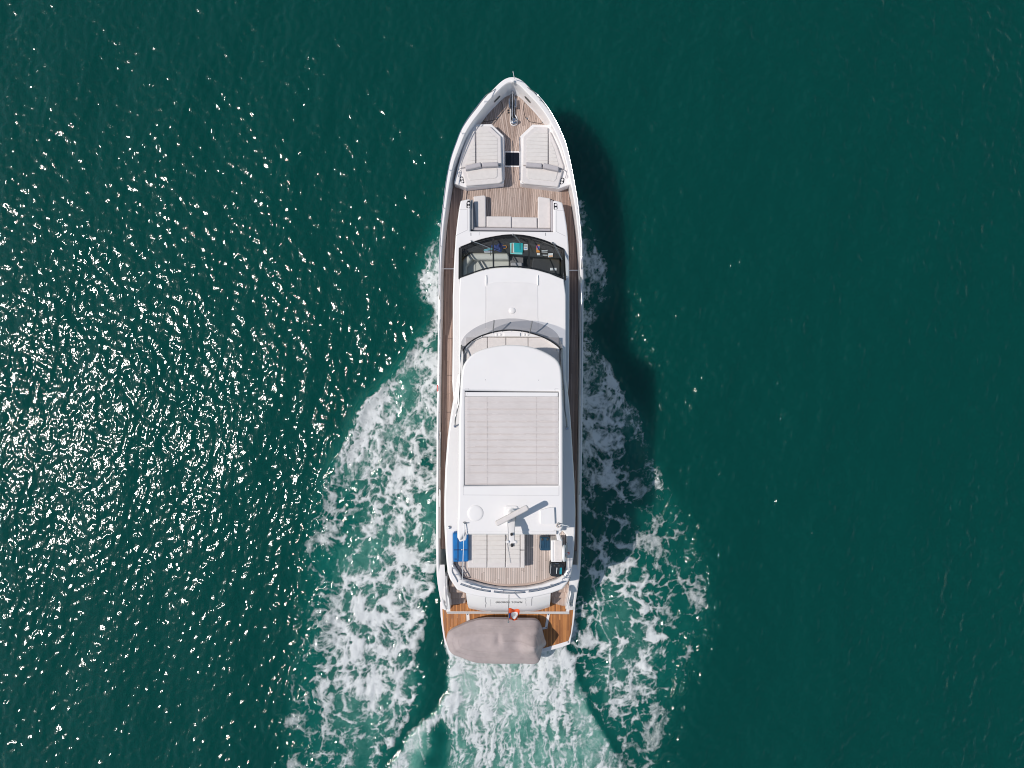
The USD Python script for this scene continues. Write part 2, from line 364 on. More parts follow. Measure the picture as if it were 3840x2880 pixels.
def zones(x, y):
    """wanted foam cover, aeration, ridge height, and how streaky the foam is"""
    u, v = uv_of(x, y)
    wob = (meshkit.fbm(np.stack([u / 60.0, v / 60.0, 0 * u], -1), 3, 3) - 0.5)
    wob2 = (meshkit.fbm(np.stack([u / 260.0, v / 260.0, 0 * u + 4], -1), 2, 9) - 0.5)
    wa = np.interp(v, [700, 1100, 1900, 2300], [22, 34, 36, 60]); uw = u + wob * wa + wob2 * wa * 0.8
    xl, xli, xr, pl, pr = lin(v, XL), lin(v, XLI), lin(v, XR), lin(v, PL), lin(v, PR)
    d = np.zeros(u.shape); st = np.zeros(u.shape); ridge = np.zeros(u.shape)
    # left side wake
    inL = uw - xl
    crest = lin(v, [(1185, 0.0), (1230, 0.95), (1500, 1.0), (1680, 0.95), (1790, 0.62), (1930, 0.30), (2100, 0.12), (2300, 0.0)])
    cw = lin(v, [(1200, 22), (1350, 40), (1500, 55), (1700, 70), (1900, 70)])
    body = lin(v, [(670, 0.0), (740, 0.66), (1000, 0.74), (1150, 0.66), (1260, 0.52), (1500, 0.50), (1800, 0.50), (2200, 0.54), (2500, 0.54), (2900, 0.48)])
    fill = sstep(-10, 34, inL) * sstep(-5, 30, xli - u + wob * 90) * (u < 1930)
    edgefade = lin(v, [(700, 50), (1400, 40), (1750, 150), (1950, 330), (2150, 260), (2900, 240)])
    dl = body * (0.48 + 0.52 * sstep(0.1, 1, inL / edgefade))
    cb = crest * np.where(inL < cw, sstep(-14, 26, inL), np.exp(-((inL - cw) / (1.1 * cw + 1)) ** 2))
    dl = np.maximum(dl, 0.80 * cb)
    pocket = np.exp(-(((u - 1608) / 50) ** 2 + ((v - 1735) / 70) ** 2))
    dl = dl * (1 - 0.75 * pocket) * (0.88 + 0.55 * (wob2 + 0.22))
    dl = np.minimum(dl, np.where((cb > 0.3) | (v < 1200), 0.85, 0.56)); d = np.maximum(d, dl * fill); st = np.maximum(st, fill * np.maximum(0.85 * cb, lin(v, [(1000, 0.75), (1400, 0.55), (1800, 0.30), (2000, 0.15), (2600, 0.2)])))
    ridge += 0.28 * crest * np.exp(-((inL - cw * 0.3) / (cw * 0.6)) ** 2)
    # right side wake
    inR = xr - (u - wob * wa - wob2 * wa * 0.8)
    crestr = lin(v, [(1215, 0.0), (1270, 0.85), (1600, 0.80), (1720, 0.6), (1880, 0.45), (2000, 0.25), (2150, 0.1)])
    bodyr = lin(v, [(660, 0.0), (740, 0.66), (1000, 0.62), (1150, 0.54), (1240, 0.54), (1400, 0.52), (1700, 0.47), (1900, 0.42), (2050, 0.40), (2150, 0.46), (2500, 0.52), (2900, 0.42)])
    fr = sstep(-8, 30, inR) * (u > 1910) * sstep(-5, 20, u - np.where(v > 2380, pr, 1900) + wob * 40)
    edr = lin(v, [(700, 40), (1500, 50), (1800, 220), (2100, 380), (2900, 300)])
    dr = bodyr * (0.42 + 0.58 * sstep(0, 1, inR / edr))
    cr = crestr * np.where(inR < 50, sstep(-12, 22, inR), np.exp(-((inR - 50) / 45) ** 2))
    dr = np.maximum(dr, 0.85 * cr) * (0.85 + 0.6 * (wob2 + 0.25))
    patch = np.exp(-(((u - 2330) / 120) ** 2 + ((v - 2290) / 140) ** 2)) + 0.8 * np.exp(-(((u - 2390) / 90) ** 2 + ((v - 2500) / 170) ** 2))
    dr = dr + 0.24 * patch
    lane = sstep(2130, 2230, v) * np.exp(-(((u - lin(v, [(2100, 2200), (2400, 2185), (2600, 2250)])) / 45) ** 2)) * sstep(2560, 2440, v)
    dr = np.minimum(dr, np.where((cr > 0.3) | (v < 1250), 0.80, 0.58)); dr *= 1 - 0.45 * lane
    d = np.maximum(d, dr * fr); st = np.maximum(st, fr * np.maximum(cr, lin(v, [(1000, 0.6), (1700, 0.4), (2050, 0.15), (2600, 0.25)])))
    ridge += 0.22 * crestr * np.exp(-((inR - 25) / 50) ** 2)
    # rope-like line of foam on the right
    rl = lin(v, [(2060, 2183), (2150, 2210), (2232, 2234), (2330, 2252), (2404, 2281), (2480, 2284), (2560, 2275)])
    rope = np.exp(-((u + wob * 22 - rl) / 8.5) ** 2) * sstep(2075, 2180, v) * sstep(2590, 2540, v)
    d = np.maximum(d, rope); ridge += 0.06 * rope
    # propeller wash
    inP = np.where(v > 2380, np.minimum(uw - pl, pr - (u - wob * 50)), -100.0)
    fp = sstep(-6, 40, inP)
    rightlane = np.exp(-((pr - u - 75) / 85) ** 2)
    leftlane = np.exp(-((u - pl - 36) / 55) ** 2)
    dp = 0.58 + 0.28 * rightlane + 0.48 * leftlane * sstep(2560, 2660, v) + 0.06 * sstep(2560, 2440, v) + 0.3 * sstep(2560, 2440, v) * np.exp(-((u - 1720) / 80) ** 2)
    gap = np.exp(-(((u - 1648) / 45) ** 2 + ((v - 2770) / 85) ** 2)) + 0.35 * np.exp(-(((u - 2125) / 30) ** 2 + ((v - 2690) / 60) ** 2)) + 0.8 * np.exp(-(((u - 1620) / 60) ** 2 + ((v - 2860) / 40) ** 2))
    dp *= 1 - 0.85 * np.clip(gap, 0, 1)
    dp = np.maximum(dp, 0.90 * np.exp(-((u - pl - 45 + wob * 30) / 40) ** 2) * sstep(2560, 2680, v))
    d = np.where(fp > 0, d * (1 - fp) + fp * dp, d)
    st = st * (1 - fp) + fp * 0.75
    aer = 0.88 * fp * (1 - 0.8 * np.clip(gap, 0, 1)) * (0.85 + 0.7 * wob2) * lin(v, [(2400, 1.08), (2900, 0.92)])
    side = gaussian_filter(np.clip(d, 0, 1) * (1 - fp), 6) if d.ndim == 2 else d
    aer = np.maximum(aer, 0.95 * side * (u < 2100) + 0.75 * side * (u >= 2100))
    ridge += 0.10 * fp
    turb = np.clip(fp + 0.5 * fill + 0.5 * fr, 0, 1)
    boost = 1.3 * np.exp(-((inL - 10) / 75) ** 2) * sstep(1750, 2000, v) + 1.6 * np.exp(-((inR - 15) / 65) ** 2) * sstep(1850, 2000, v)
    boost = boost + 1.7 * np.exp(-(((u - lin(v, [(1080, 2375), (1400, 2460)])) / 45) ** 2)) * sstep(1060, 1120, v) * sstep(1420, 1360, v)
    return np.clip(d, 0, 1), np.clip(aer, 0, 1), ridge, st, turb, boost
w1, w2, w3 = waves(XX, YY)
inner = sstep(29.0, 24.6, np.abs(XX)) * sstep(22.0, 18.0, np.abs(YY - 0.9))
D_, AER, RIDGE, ST_, TURB, BOOST = zones(XX, YY)
gust = 0.72 + 0.65 * meshkit.fbm(np.stack([XX / 6.0, YY / 9.0, 0 * XX], -1), 3, 21) - 0.05
HGT = inner * ((w1 * (1 - 0.25 * TURB) + w2) * gust * (1 + BOOST) + w3) + RIDGE
HGT += inner * TURB * 0.09 * (meshkit.fbm(np.stack([XX / 0.55, YY / 0.8, 0 * XX], -1), 3, 33) - 0.5)
HGT = HGT.astype(np.float32)
nv, nu = XX.shape
ii, jj = np.meshgrid(np.arange(nv - 1), np.arange(nu - 1), indexing='ij')
s0 = (ii * nu + jj).ravel()
wf = np.vstack([np.column_stack([s0, s0 + 1, s0 + nu + 1]), np.column_stack([s0, s0 + nu + 1, s0 + nu])])
obj('water', (np.column_stack([XX.ravel(), YY.ravel(), HGT.ravel()]), wf), 'sea_water', None, smooth=True, kind='structure',
    label='dark green rippled sea with sun glitter on the left', attrs={'aeration': AER.ravel()})

# foam lies on the water: thin lace, one mesh
g2 = G / 2
fx = np.arange(xs[0] + round((-10.2 - xs[0]) / G) * G, 9.6, g2); fy = np.arange(ys[0], 10.4, g2)
FX, FY = np.meshgrid(fx, fy)
fd, fa, fr_, fst, ftu, fbo = zones(FX, FY)
ix = (FX - xs[0]) / G + len(far); iy = (FY - ys[0]) / G + len(far)
FH = map_coordinates(HGT, [iy, ix], order=1, mode='nearest')
def fb(x, y, s, oct_, seed): return meshkit.fbm(np.stack([x / s, y / s, 0 * x + seed * 7.3], -1), oct_, seed) - 0.5
def cells(x, y, size, seed, stretch=1.0):
    r = np.random.default_rng(seed)
    px_, py_ = np.arange(x.min() - 2, x.max() + 2, size), np.arange(y.min() - 2, y.max() + 2, size * stretch)
    a, b = np.meshgrid(px_, py_)
    pts = np.column_stack([(a + r.uniform(-0.5, 0.5, a.shape) * size).ravel(), (b + r.uniform(-0.5, 0.5, a.shape) * size * stretch).ravel()])
    pts = pts[r.uniform(0, 1, len(pts)) < 0.72]
    dd, _ = cKDTree(pts).query(np.column_stack([x.ravel(), y.ravel()]), k=2)
    return dd[:, 0].reshape(x.shape) / size, ((dd[:, 1] - dd[:, 0]) / size).reshape(x.shape)
def uni(a):
    o = np.argsort(a, axis=None); r = np.empty(a.size, np.float32); r[o] = np.linspace(0, 1, a.size); return r.reshape(a.shape)
# swirl the plane with nested warps so that edges of cells curl into threads
q1_, q2_ = fb(FX, FY, 1.5, 4, 41), fb(FX, FY, 1.5, 4, 42)
wx = FX + 1.3 * q1_; wy = FY + 1.3 * q2_
r1_, r2_ = fb(wx, wy, 0.55, 4, 43), fb(wx, wy, 0.55, 4, 44)
ux, uy = wx + 0.42 * r1_, wy + 0.42 * r2_
f1a, e1 = cells(ux, uy, 0.36, 5)
f1b, e1b = cells(ux, uy, 0.68, 15)
szm = sstep(-0.10, 0.10, fb(FX, FY, 1.9, 2, 60))
f1 = f1a * (1 - szm) + f1b * szm; e1 = e1 * (1 - szm) + e1b * szm
f2, e2 = cells(wx + 0.22 * r2_, wy + 0.22 * r1_, 0.18, 6)
web = np.exp(-(e1 / 0.16) ** 2) + 0.55 * np.exp(-(e2 / 0.20) ** 2)
thread = 1 - 2.0 * np.abs(fb(ux, uy, 0.40, 5, 45)) * 2.2
thread2 = 1 - 2.0 * np.abs(fb(ux * 1.0 + 3, uy, 0.18, 4, 46)) * 2.2
big = fb(wx, wy, 1.6, 3, 47)
lace = 1.25 * f1 + 0.45 * f2 + 0.28 * web + 0.45 * thread + 0.40 * thread2 + 1.3 * fb(wx, wy, 0.5, 4, 61) + 1.9 * big + 0.5 * fb(FX, FY, 0.10, 2, 55)
# churned, fibrous foam along crests and in the wash
sx = FX + 0.5 * q1_ + 0.25 * r1_; sy = FY + 0.5 * q2_
wsh = sstep(2300, 2420, PY - FY / WPX)
fib = 1 - 2.0 * np.abs(fb(sx * 1.5, sy * (0.8 - 0.42 * wsh), 0.42, 5, 52)) * 2.4
fib2 = 1 - 2.0 * np.abs(fb(ux * 1.4, uy, 0.17, 4, 53)) * 2.2
streak = 0.9 * fib + 0.6 * fib2 + 2.4 * fb(sx, sy * (0.6 - 0.3 * wsh), 0.9 - 0.25 * wsh, 4, 54) + 0.7 * fb(FX, FY, 0.11, 3, 56)
pat = uni(uni(lace) * (1 - fst) + uni(streak) * fst)
soft = 0.80
core = np.clip((pat - (1 - fd)) / soft + 0.42, 0, 1)
FOAM = core ** 1.25 * sstep(0.01, 0.12, fd)
nv, nu = FX.shape
ii, jj = np.meshgrid(np.arange(nv - 1), np.arange(nu - 1), indexing='ij')
mx = np.maximum(np.maximum(FOAM[:-1, :-1], FOAM[1:, :-1]), np.maximum(FOAM[:-1, 1:], FOAM[1:, 1:]))
okc = (mx > 0.06).ravel()
s0 = (ii * nu + jj).ravel()[okc]
ff = np.vstack([np.column_stack([s0, s0 + 1, s0 + nu + 1]), np.column_stack([s0, s0 + nu + 1, s0 + nu])])
used, inv = np.unique(ff, return_inverse=True)
fv = np.column_stack([FX.ravel(), FY.ravel(), (FH + 0.010 + 0.035 * FOAM).ravel()])[used]
obj('wake_foam', (fv, inv.reshape(ff.shape)), 'foam', None, smooth=True, kind='stuff', cat='foam',
    label='white lacy wake foam spreading from the hull sides and churning behind the stern', attrs={'foam': FOAM.ravel()[used]})

# ------------------------------------------------------------------ the yacht
Y = thing('motor_yacht', 'long white motor yacht seen from above with teak decks and covered sunroof', 'yacht')
YL = (0, 0, 0)
DA, DB = 2.10, 0.032
def zd(x, y): return DA + DB * np.asarray(y, float)
def PD(px, py, dz=0.0):
    qq = (PY - py) * K; y = qq * (CAM_H - DA - dz) / (1 + qq * DB)
    z = DA + DB * y + dz
    return np.array([(px - 1920.0) * K * (CAM_H - z), y, z])
def PD2(pts, dz=0.0): return np.array([PD(a, b, dz)[:2] for a, b in pts])

left = [(1885, 302), (1849, 335.5), (1815.6, 370), (1791, 402), (1769, 430), (1745, 464), (1724, 502), (1710, 538), (1695.5, 578), (1685, 613), (1677, 651), (1668, 708), (1659, 784), (1652, 851), (1648, 915), (1645, 978), (1643, 1065), (1642, 1283), (1639, 1456), (1637, 1758), (1635.5, 1903), (1635, 2002), (1636, 2100), (1639, 2170), (1647, 2225), (1655, 2262), (1666, 2288)]
right = [(1957, 302), (1990, 334), (2018, 363), (2047, 397), (2074, 437), (2098, 482), (2121, 534), (2135, 581), (2149, 645), (2160, 705), (2168, 752), (2176, 822), (2182, 891), (2186, 978), (2188, 1094), (2187, 1283), (2185, 1514), (2182, 1729), (2180, 1903), (2180, 1974), (2179, 2089), (2172, 2176), (2163, 2232), (2157, 2275)]
outl = spl(right[::-1] + [(1921, 289)] + left, 300)
def zsheer(py):
    base = np.interp(py, [290, 500, 700, 1140, 1270, 2090, 2180, 2288], [0.78, 0.72, 0.68, 0.66, 0.33, 0.36, 0.10, -0.60])
    return base
O3, = [np.array([PD(a, b, zsheer(b)) for a, b in outl])]
def ring_in(p3, d, z):
    p = p3[:, :2]; t = np.gradient(p, axis=0); t /= np.linalg.norm(t, axis=1, keepdims=True)
    n = np.stack([-t[:, 1], t[:, 0]], 1)      # inward for a path that runs stern-right, bow, stern-left
    return np.column_stack([p + n * np.reshape(d, (-1, 1)), z])
yst, ybow = O3[:, 1].min(), O3[:, 1].max()
S = np.clip((O3[:, 1] - yst) / (ybow - yst), 0, 1)
CX = np.interp(O3[:, 1], [yst, ybow], [-0.11, 0.02])
rows = []
for t, zz in ((0.0, None), (0.03, -0.05), (0.10, -0.16), (0.35, 0.62), (0.7, 0.30), (1.0, 0.0), (1.35, -1.0)):
    if zz is not None and zz < 0 and t < 0.5: z = O3[:, 2] + zz
    elif zz is None: z = O3[:, 2]
    else: z = (np.minimum(O3[:, 2], 2.4)) * zz if zz >= 0 else np.full(len(O3), zz)
    hw = 1 - t * (0.09 + 0.50 * S ** 3)
    yy = O3[:, 1] - t * 1.7 * S ** 4
    rows.append(np.column_stack([CX + (O3[:, 0] - CX) * hw, yy, z]))
obj('hull', sheet(rows[::-1]), 'gelcoat_side', Y, smooth=50)
I1 = ring_in(O3, 0.035, O3[:, 2] + 0.03); CAPW = np.interp(O3[:, 1], [-9, 6, 10.5], [0.12, 0.12, 0.21]); I2 = ring_in(O3, CAPW - 0.03, O3[:, 2] + 0.03); I3 = ring_in(O3, CAPW, O3[:, 2] - 0.01)
obj('gunwale_cap', up(sheet([O3, I1, I2, I3])), 'gelcoat', Y, smooth=40)
zB = zd(0, O3[:, 1]) - 0.02
bw = CAPW + np.interp(O3[:, 1], [-9, 2, 6, 10.5], [0.02, 0.02, 0.03, 0.05])
BB = ring_in(O3, bw, np.minimum(zB, O3[:, 2] - 0.03))
obj('bulwark', up(sheet([I3, BB])), 'gelcoat', Y, smooth=40)
# black rub line on the hull side
def strip_poly(p3, sel): return p3[sel]
selm = (outl[:, 1] < 2075)
deckp = BB[selm][:, :2]
deckpoly = Polygon(deckp).buffer(0)
obj('deck', slab(np.array(deckpoly.exterior.coords)[:-1], lambda x, y: zd(x, y) - 0.25, lambda x, y: zd(x, y) - 0.012), 'caulk', Y)

# planked decks: real planks with dark joints
def planks(poly, zf, ang, pitch=0.072, gap=0.009, seed=1, thick=0.008, butt=2.4, origin=(0, 0)):
    r = np.random.default_rng(seed)
    g = affinity.rotate(poly, -ang, origin=origin)
    x0, y0, x1, y1 = g.bounds
    V, F, T, o = [], [], [], 0
    n0 = math.floor((x0 - origin[0]) / pitch)
    for i in range(n0, math.ceil((x1 - origin[0]) / pitch) + 1):
        a = origin[0] + i * pitch
        ycut = y0 - r.uniform(0, butt)
        while ycut < y1:
            c = sbox(a + gap / 2, ycut + 0.003, a + pitch - gap / 2, ycut + butt - 0.003).intersection(g)
            ycut += butt
            if c.is_empty: continue
            tone = r.uniform(0, 1)
            for pgn in (c.geoms if hasattr(c, 'geoms') else [c]):
                if pgn.geom_type != 'Polygon' or pgn.area < 0.0008: continue
                pgn = affinity.rotate(pgn, ang, origin=origin).simplify(0.002)
                ring = np.array(pgn.exterior.coords)[:-1]
                v, f = slab(ring, lambda x, y: zf(x, y) - thick, zf)
                V.append(v); F.append(f + o); o += len(v); T.append(np.full(len(v), tone))
    return (np.vstack(V), np.vstack(F)), np.concatenate(T)
def planked(name, poly, zf, angs, matn, parent, split=None, seed=1, **kw):
    parts, tones, o = [], [], 0
    gs = [(poly, angs)] if split is None else [(poly.intersection(sbox(-50, -50, split - 0.03, 50)), angs), (poly.intersection(sbox(split + 0.03, -50, 50, 50)), -angs)]
    if split is not None:
        kp = poly.intersection(sbox(split - 0.028, -50, split + 0.028, 50)); gs.append((kp, 0.0))
    for i, (g, a) in enumerate(gs):
        for gg in (g.geoms if hasattr(g, 'geoms') else [g]):
            if gg.geom_type != 'Polygon' or gg.area < 0.01: continue
            (v, f), t = planks(gg, zf, a, seed=seed + i, origin=((split or gg.centroid.x), gg.centroid.y), **kw)
            parts.append((v, f)); tones.append(t)
    return obj(name, cat(parts), matn, parent, attrs={'tone': np.concatenate(tones)}, kind='stuff')
teak = deckpoly.buffer(-0.018)
yA = PD(1920, 349)[1]; yB = PD(1920, 705)[1]; yC = PD(1920, 880)[1]
cxf = PD(1921, 500)[0]
fore = teak.intersection(sbox(-5, yB, 5, yA))
hatchL = Polygon(PD2(rnd(q('A', [(640, 770), (800, 740), (850, 830), (850, 1060), (700, 1230), (430, 1290), (340, 1290), (420, 1130), (560, 900)]), 6)))
hatchR = Polygon(PD2(rnd(q('A', [(1420, 800), (1550, 770), (1640, 870), (1870, 1150), (1930, 1290), (1860, 1340), (1560, 1290), (1440, 1150), (1400, 950)]), 6)))
ring_cut = unary_union([h.buffer(0.012).difference(h.buffer(-0.012)) for h in (hatchL, hatchR)])
zt = lambda x, y: zd(x, y)
planked('deck_planking', fore.difference(ring_cut), zt, 9.0, 'teak_weathered', Y, split=cxf, seed=11)
mid = teak.intersection(sbox(P(1728, 800, 2.2)[0], yC, P(2106, 800, 2.2)[0], yB - 0.006))
planked('deck_planking', mid, zt, 4.0, 'teak_weathered', Y, split=cxf - 0.01, seed=31)
yS = PD(1920, 2070)[1]
sideL = teak.intersection(sbox(-5, yS, P(1728, 800, 2.2)[0] - 0.006, yB - 0.006))
sideR = teak.intersection(sbox(P(2106, 800, 2.2)[0] + 0.006, yS, 5, yB - 0.006))
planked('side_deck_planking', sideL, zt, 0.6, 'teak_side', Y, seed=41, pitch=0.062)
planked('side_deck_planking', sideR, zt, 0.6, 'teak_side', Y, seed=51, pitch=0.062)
for h, nm in ((hatchL, 'locker_hatch'), (hatchR, 'locker_hatch')):
    pass
# thresholds across the side decks
for a, b in ((q1('2', 215, 1200), q1('2', 350, 1204)), (q1('2', 1845, 1224), q1('2', 1975, 1226))):
    A, B = PD(*a), PD(*b); c = (A + B) / 2
    obj('deck_threshold', boxg((c[0], c[1], c[2] + 0.01), (abs(B[0] - A[0]) + 0.06, 0.045, 0.05), 0, 0.008), 'gelcoat', Y, smooth=40)
# bow: moulded white apron, anchor channel, windlass, cleats
cl, cr_ = q('A', [(1060, 560), (1180, 560), (1180, 1090), (1245, 1180), (1262, 1290), (1240, 1370), (1160, 1400), (1080, 1380), (1050, 1300), (1055, 900)]), None
ch = P2(rnd(cl, 3), 2.5)
obj('anchor_tray', slab(ch, 2.35, 2.53, 0.02), 'gelcoat', Y, smooth=40)
tray = P2(rnd(q('A', [(1072, 380), (1165, 380), (1165, 1110), (1225, 1210), (1240, 1290), (1215, 1350), (1150, 1375), (1090, 1350), (1068, 1280)]), 3), 2.54)
obj('anchor_channel', slab(tray, 2.3, 2.545, 0.004), 'black_trim', Y)
w0 = P(*q1('A', 1160, 1270), 2.6)
obj('windlass', lathe([(0.0, 0.20), (0.06, 0.20), (0.075, 0.17), (0.06, 0.13), (0.06, 0.08), (0.115, 0.05), (0.125, 0.02), (0.125, 0.0)], (w0[0], w0[1], 2.545), 28), 'steel', Y, smooth=40)
a0, a1 = P(*q1('A', 1118, 330), 2.75), P(*q1('A', 1115, 1130), 2.62)
obj('anchor_shank', cat([tube([a0 + (0, 0.25, -0.05), a0, (a0 + a1) / 2, a1], 0.032, 10), boxg(a0 + (0, 0.05, 0), (0.12, 0.30, 0.06), 0, 0.015)]), 'steel', Y, smooth=40)
links_ = []
for i in range(14):
    c = a1 * (1 - i / 14) + w0 * (i / 14); c[2] = 2.575
    links_.append(boxg(c, (0.03 if i % 2 else 0.055, 0.05, 0.055 if i % 2 else 0.03), 0.0, 0.008))
obj('anchor_chain', cat(links_), 'dull_steel', Y, smooth=40)
for X in (1035, 1206):
    c = P(*q1('A', X, 815), 2.62)
    obj('roller_plate', boxg((c[0], c[1], 2.58), (0.05, 0.36, 0.20), 0, 0.012), 'steel', Y, smooth=40)
for X, Yy in ((1015, 990), (1020, 1050)):
    c = P(*q1('A', X, Yy), 2.5); obj('foot_switch', lathe([(0, 0.035), (0.03, 0.03), (0.04, 0.0)], (c[0], c[1], float(zd(0, c[1]))), 14), 'black_trim', Y, smooth=40)
for X, Yy in ((735, 1180), (1497, 1195)):
    c = P(*q1('A', X, Yy), 2.5); obj('hatch_latch', lathe([(0, 0.02), (0.03, 0.016), (0.038, 0.0)], (c[0], c[1], float(zd(0, c[1]))), 14), 'dull_steel', Y, smooth=40)
# fairleads in the bulwark
def wall_frame(px, py, zoff):
    i = int(np.argmin((outl[:, 0] - px) ** 2 + (outl[:, 1] - py) ** 2)); return i
for pp in ((670, 672), (1565, 694)):
    px, py = q1('A', *pp)
    tgt = P(px, py, 2.75)[:2]
    midr = (I3 + BB) / 2
    i = int(np.argmin(np.linalg.norm(midr[:, :2] - tgt, axis=1)))
    c = midr[i]; t = midr[i + 3] - midr[i - 3]; t /= np.linalg.norm(t); dn = BB[i] - I3[i]; dn /= np.linalg.norm(dn); dn = dn - t * (dn @ t); dn /= np.linalg.norm(dn)
    n = np.cross(t, dn); n *= np.sign(n[2]) or 1
    a = np.linspace(0, 2 * math.pi, 24, endpoint=False)
    def ov(w, h, off): return np.array([c + t * (math.copysign(w - h, math.cos(x)) * (abs(math.cos(x)) > 0.2) + h * math.cos(x)) + dn * h * math.sin(x) + n * off for x in a])
    r1, r2 = ov(0.175, 0.085, 0.012), ov(0.15, 0.062, 0.016)
    v = np.vstack([r1, r2]); k = np.arange(24); k1 = (k + 1) % 24
    fl = obj('fairlead', up((v, np.vstack([np.column_stack([k, k1, 24 + k1]), np.column_stack([k, 24 + k1, 24 + k])]))), 'steel', Y)
    r3 = ov(0.15, 0.062, 0.014); v = np.vstack([r3, c + n * 0.014])
    obj('opening', up((v, np.column_stack([k, k1, np.full(24, 24)]))), 'porthole_glass', fl)
# bow light, jack staff, pulpit
c = P(*q1('A', 1125, 250), 3.35)
obj('bow_light', lathe([(0, 0.16), (0.05, 0.15), (0.065, 0.10), (0.06, 0.0)], (c[0], c[1], float(O3[:, 2].max())), 18), 'gelcoat', Y, smooth=40)
s1 = P(*q1('A', 1170, 180), 3.4); s2 = P(*q1('A', 1130, -20), 4.6)
obj('jack_staff', tube([s1, s2], 0.014, 6), 'steel', Y)
def rail_pts(py0, py1, side, ins, dz):
    pts = []
    for i in range(len(outl)):
        if (outl[i, 0] < 1921) == (side < 0) and py0 <= outl[i, 1] <= py1:
            b = ring_in(O3, ins, O3[:, 2])[i]; pts.append(b + (0, 0, np.interp(outl[i, 1], [py0, py0 + 40, py1 - 25, py1], [0.03, dz, dz, 0.03])))
    pts = np.array(pts); return pts[np.argsort(-pts[:, 1])]
def handrail(py0, py1, side, ins, dz, r=0.017, step=1.5, name='handrail'):
    p = rail_pts(py0, py1, side, ins, dz)
    h = obj(name, tube(p, r, 8), 'steel', Y, smooth=40)
    L = np.r_[0, np.cumsum(np.linalg.norm(np.diff(p, axis=0), axis=1))]
    for d in np.arange(step * 0.5, L[-1] - 0.2, step):
        c = np.array([np.interp(d, L, p[:, k]) for k in range(3)])
        zz = float(np.interp(-c[1], -O3[np.argsort(-O3[:, 1])][:, 1], O3[np.argsort(-O3[:, 1])][:, 2]))
        obj('stanchion', tube([c, (c[0], c[1], zz)], 0.013, 6), 'steel', h)
handrail(330, 1130, -1, 0.07, 0.34)
handrail(322, 1010, 1, 0.07, 0.34)
handrail(1190, 1860, -1, 0.10, 0.30)
handrail(1040, 1860, 1, 0.10, 0.30)
for pts in (q('4', [(172, 610), (170, 1110)]), q('4', [(165, 1350), (160, 1600)]), q('5', [(170, 120), (168, 760)])):
    A, B = P(*pts[0], 2.5), P(*pts[1], 2.5)
    obj('fender_rail', tube([A, A + (0.03, -0.03, 0.08), B + (0.03, 0.03, 0.08), B], 0.018, 8), 'dull_steel', Y, smooth=40)
for pts in (q('3', [(180, 130), (180, 190)]), q('4', [(157, 620), (157, 700)])):
    A, B = P(*pts[0], 2.55), P(*pts[1], 2.55)
    obj('mooring_cleat', cat([tube([A + (0, 0.05, 0.05), A + (0, -0.02, 0.07), B + (0, 0.02, 0.07), B + (0, -0.05, 0.05)], 0.022, 8), boxg((A + B) / 2 + (0, 0, 0.02), (0.05, 0.10, 0.08), 0, 0.01)]), 'steel', Y, smooth=40)

# ---- foredeck sunpads
def cup_plate(parent, pts, z, holes):
    pl = obj('cup_holder', slab(P2(rnd(pts, 2.5), z), z - 0.02, z, 0.004), 'black_trim', parent)
    for hx, hy in holes:
        c = P(hx, hy, z); obj('cup_well', lathe([(0, 0.006), (0.042, 0.006), (0.045, 0.0)], (c[0], c[1], z), 20), 'gelcoat', pl)
CXP = 1600 + 1107 / 3.456
def pad_pts(pts, side, key='1'):
    p = q(key, pts)
    return p if side < 0 else mirp(p, CXP, 0.0115)
def pleat_panel(poly_w, z, ang, pitch, r=0.012, h=0.016, gap=0.001):
    """a stitched panel: plump strips side by side"""
    g = affinity.rotate(Polygon(poly_w).buffer(0), -ang, origin=(0, 0)); x0, y0, x1, y1 = g.bounds
    out = []
    for yy in np.arange(y0, y1, pitch):
        c = g.intersection(sbox(x0 - 1, yy + gap / 2, x1 + 1, yy + pitch - gap / 2))
        for pg in (c.geoms if hasattr(c, 'geoms') else [c]):
            if pg.geom_type != 'Polygon' or pg.area < 0.01: continue
            pg = affinity.rotate(pg.simplify(0.004), ang, origin=(0, 0))
            out.append(slab(dedupe(np.array(pg.exterior.coords)[:-1], 0.02), z - 0.004, z + h, r, 3))
    return cat(out)
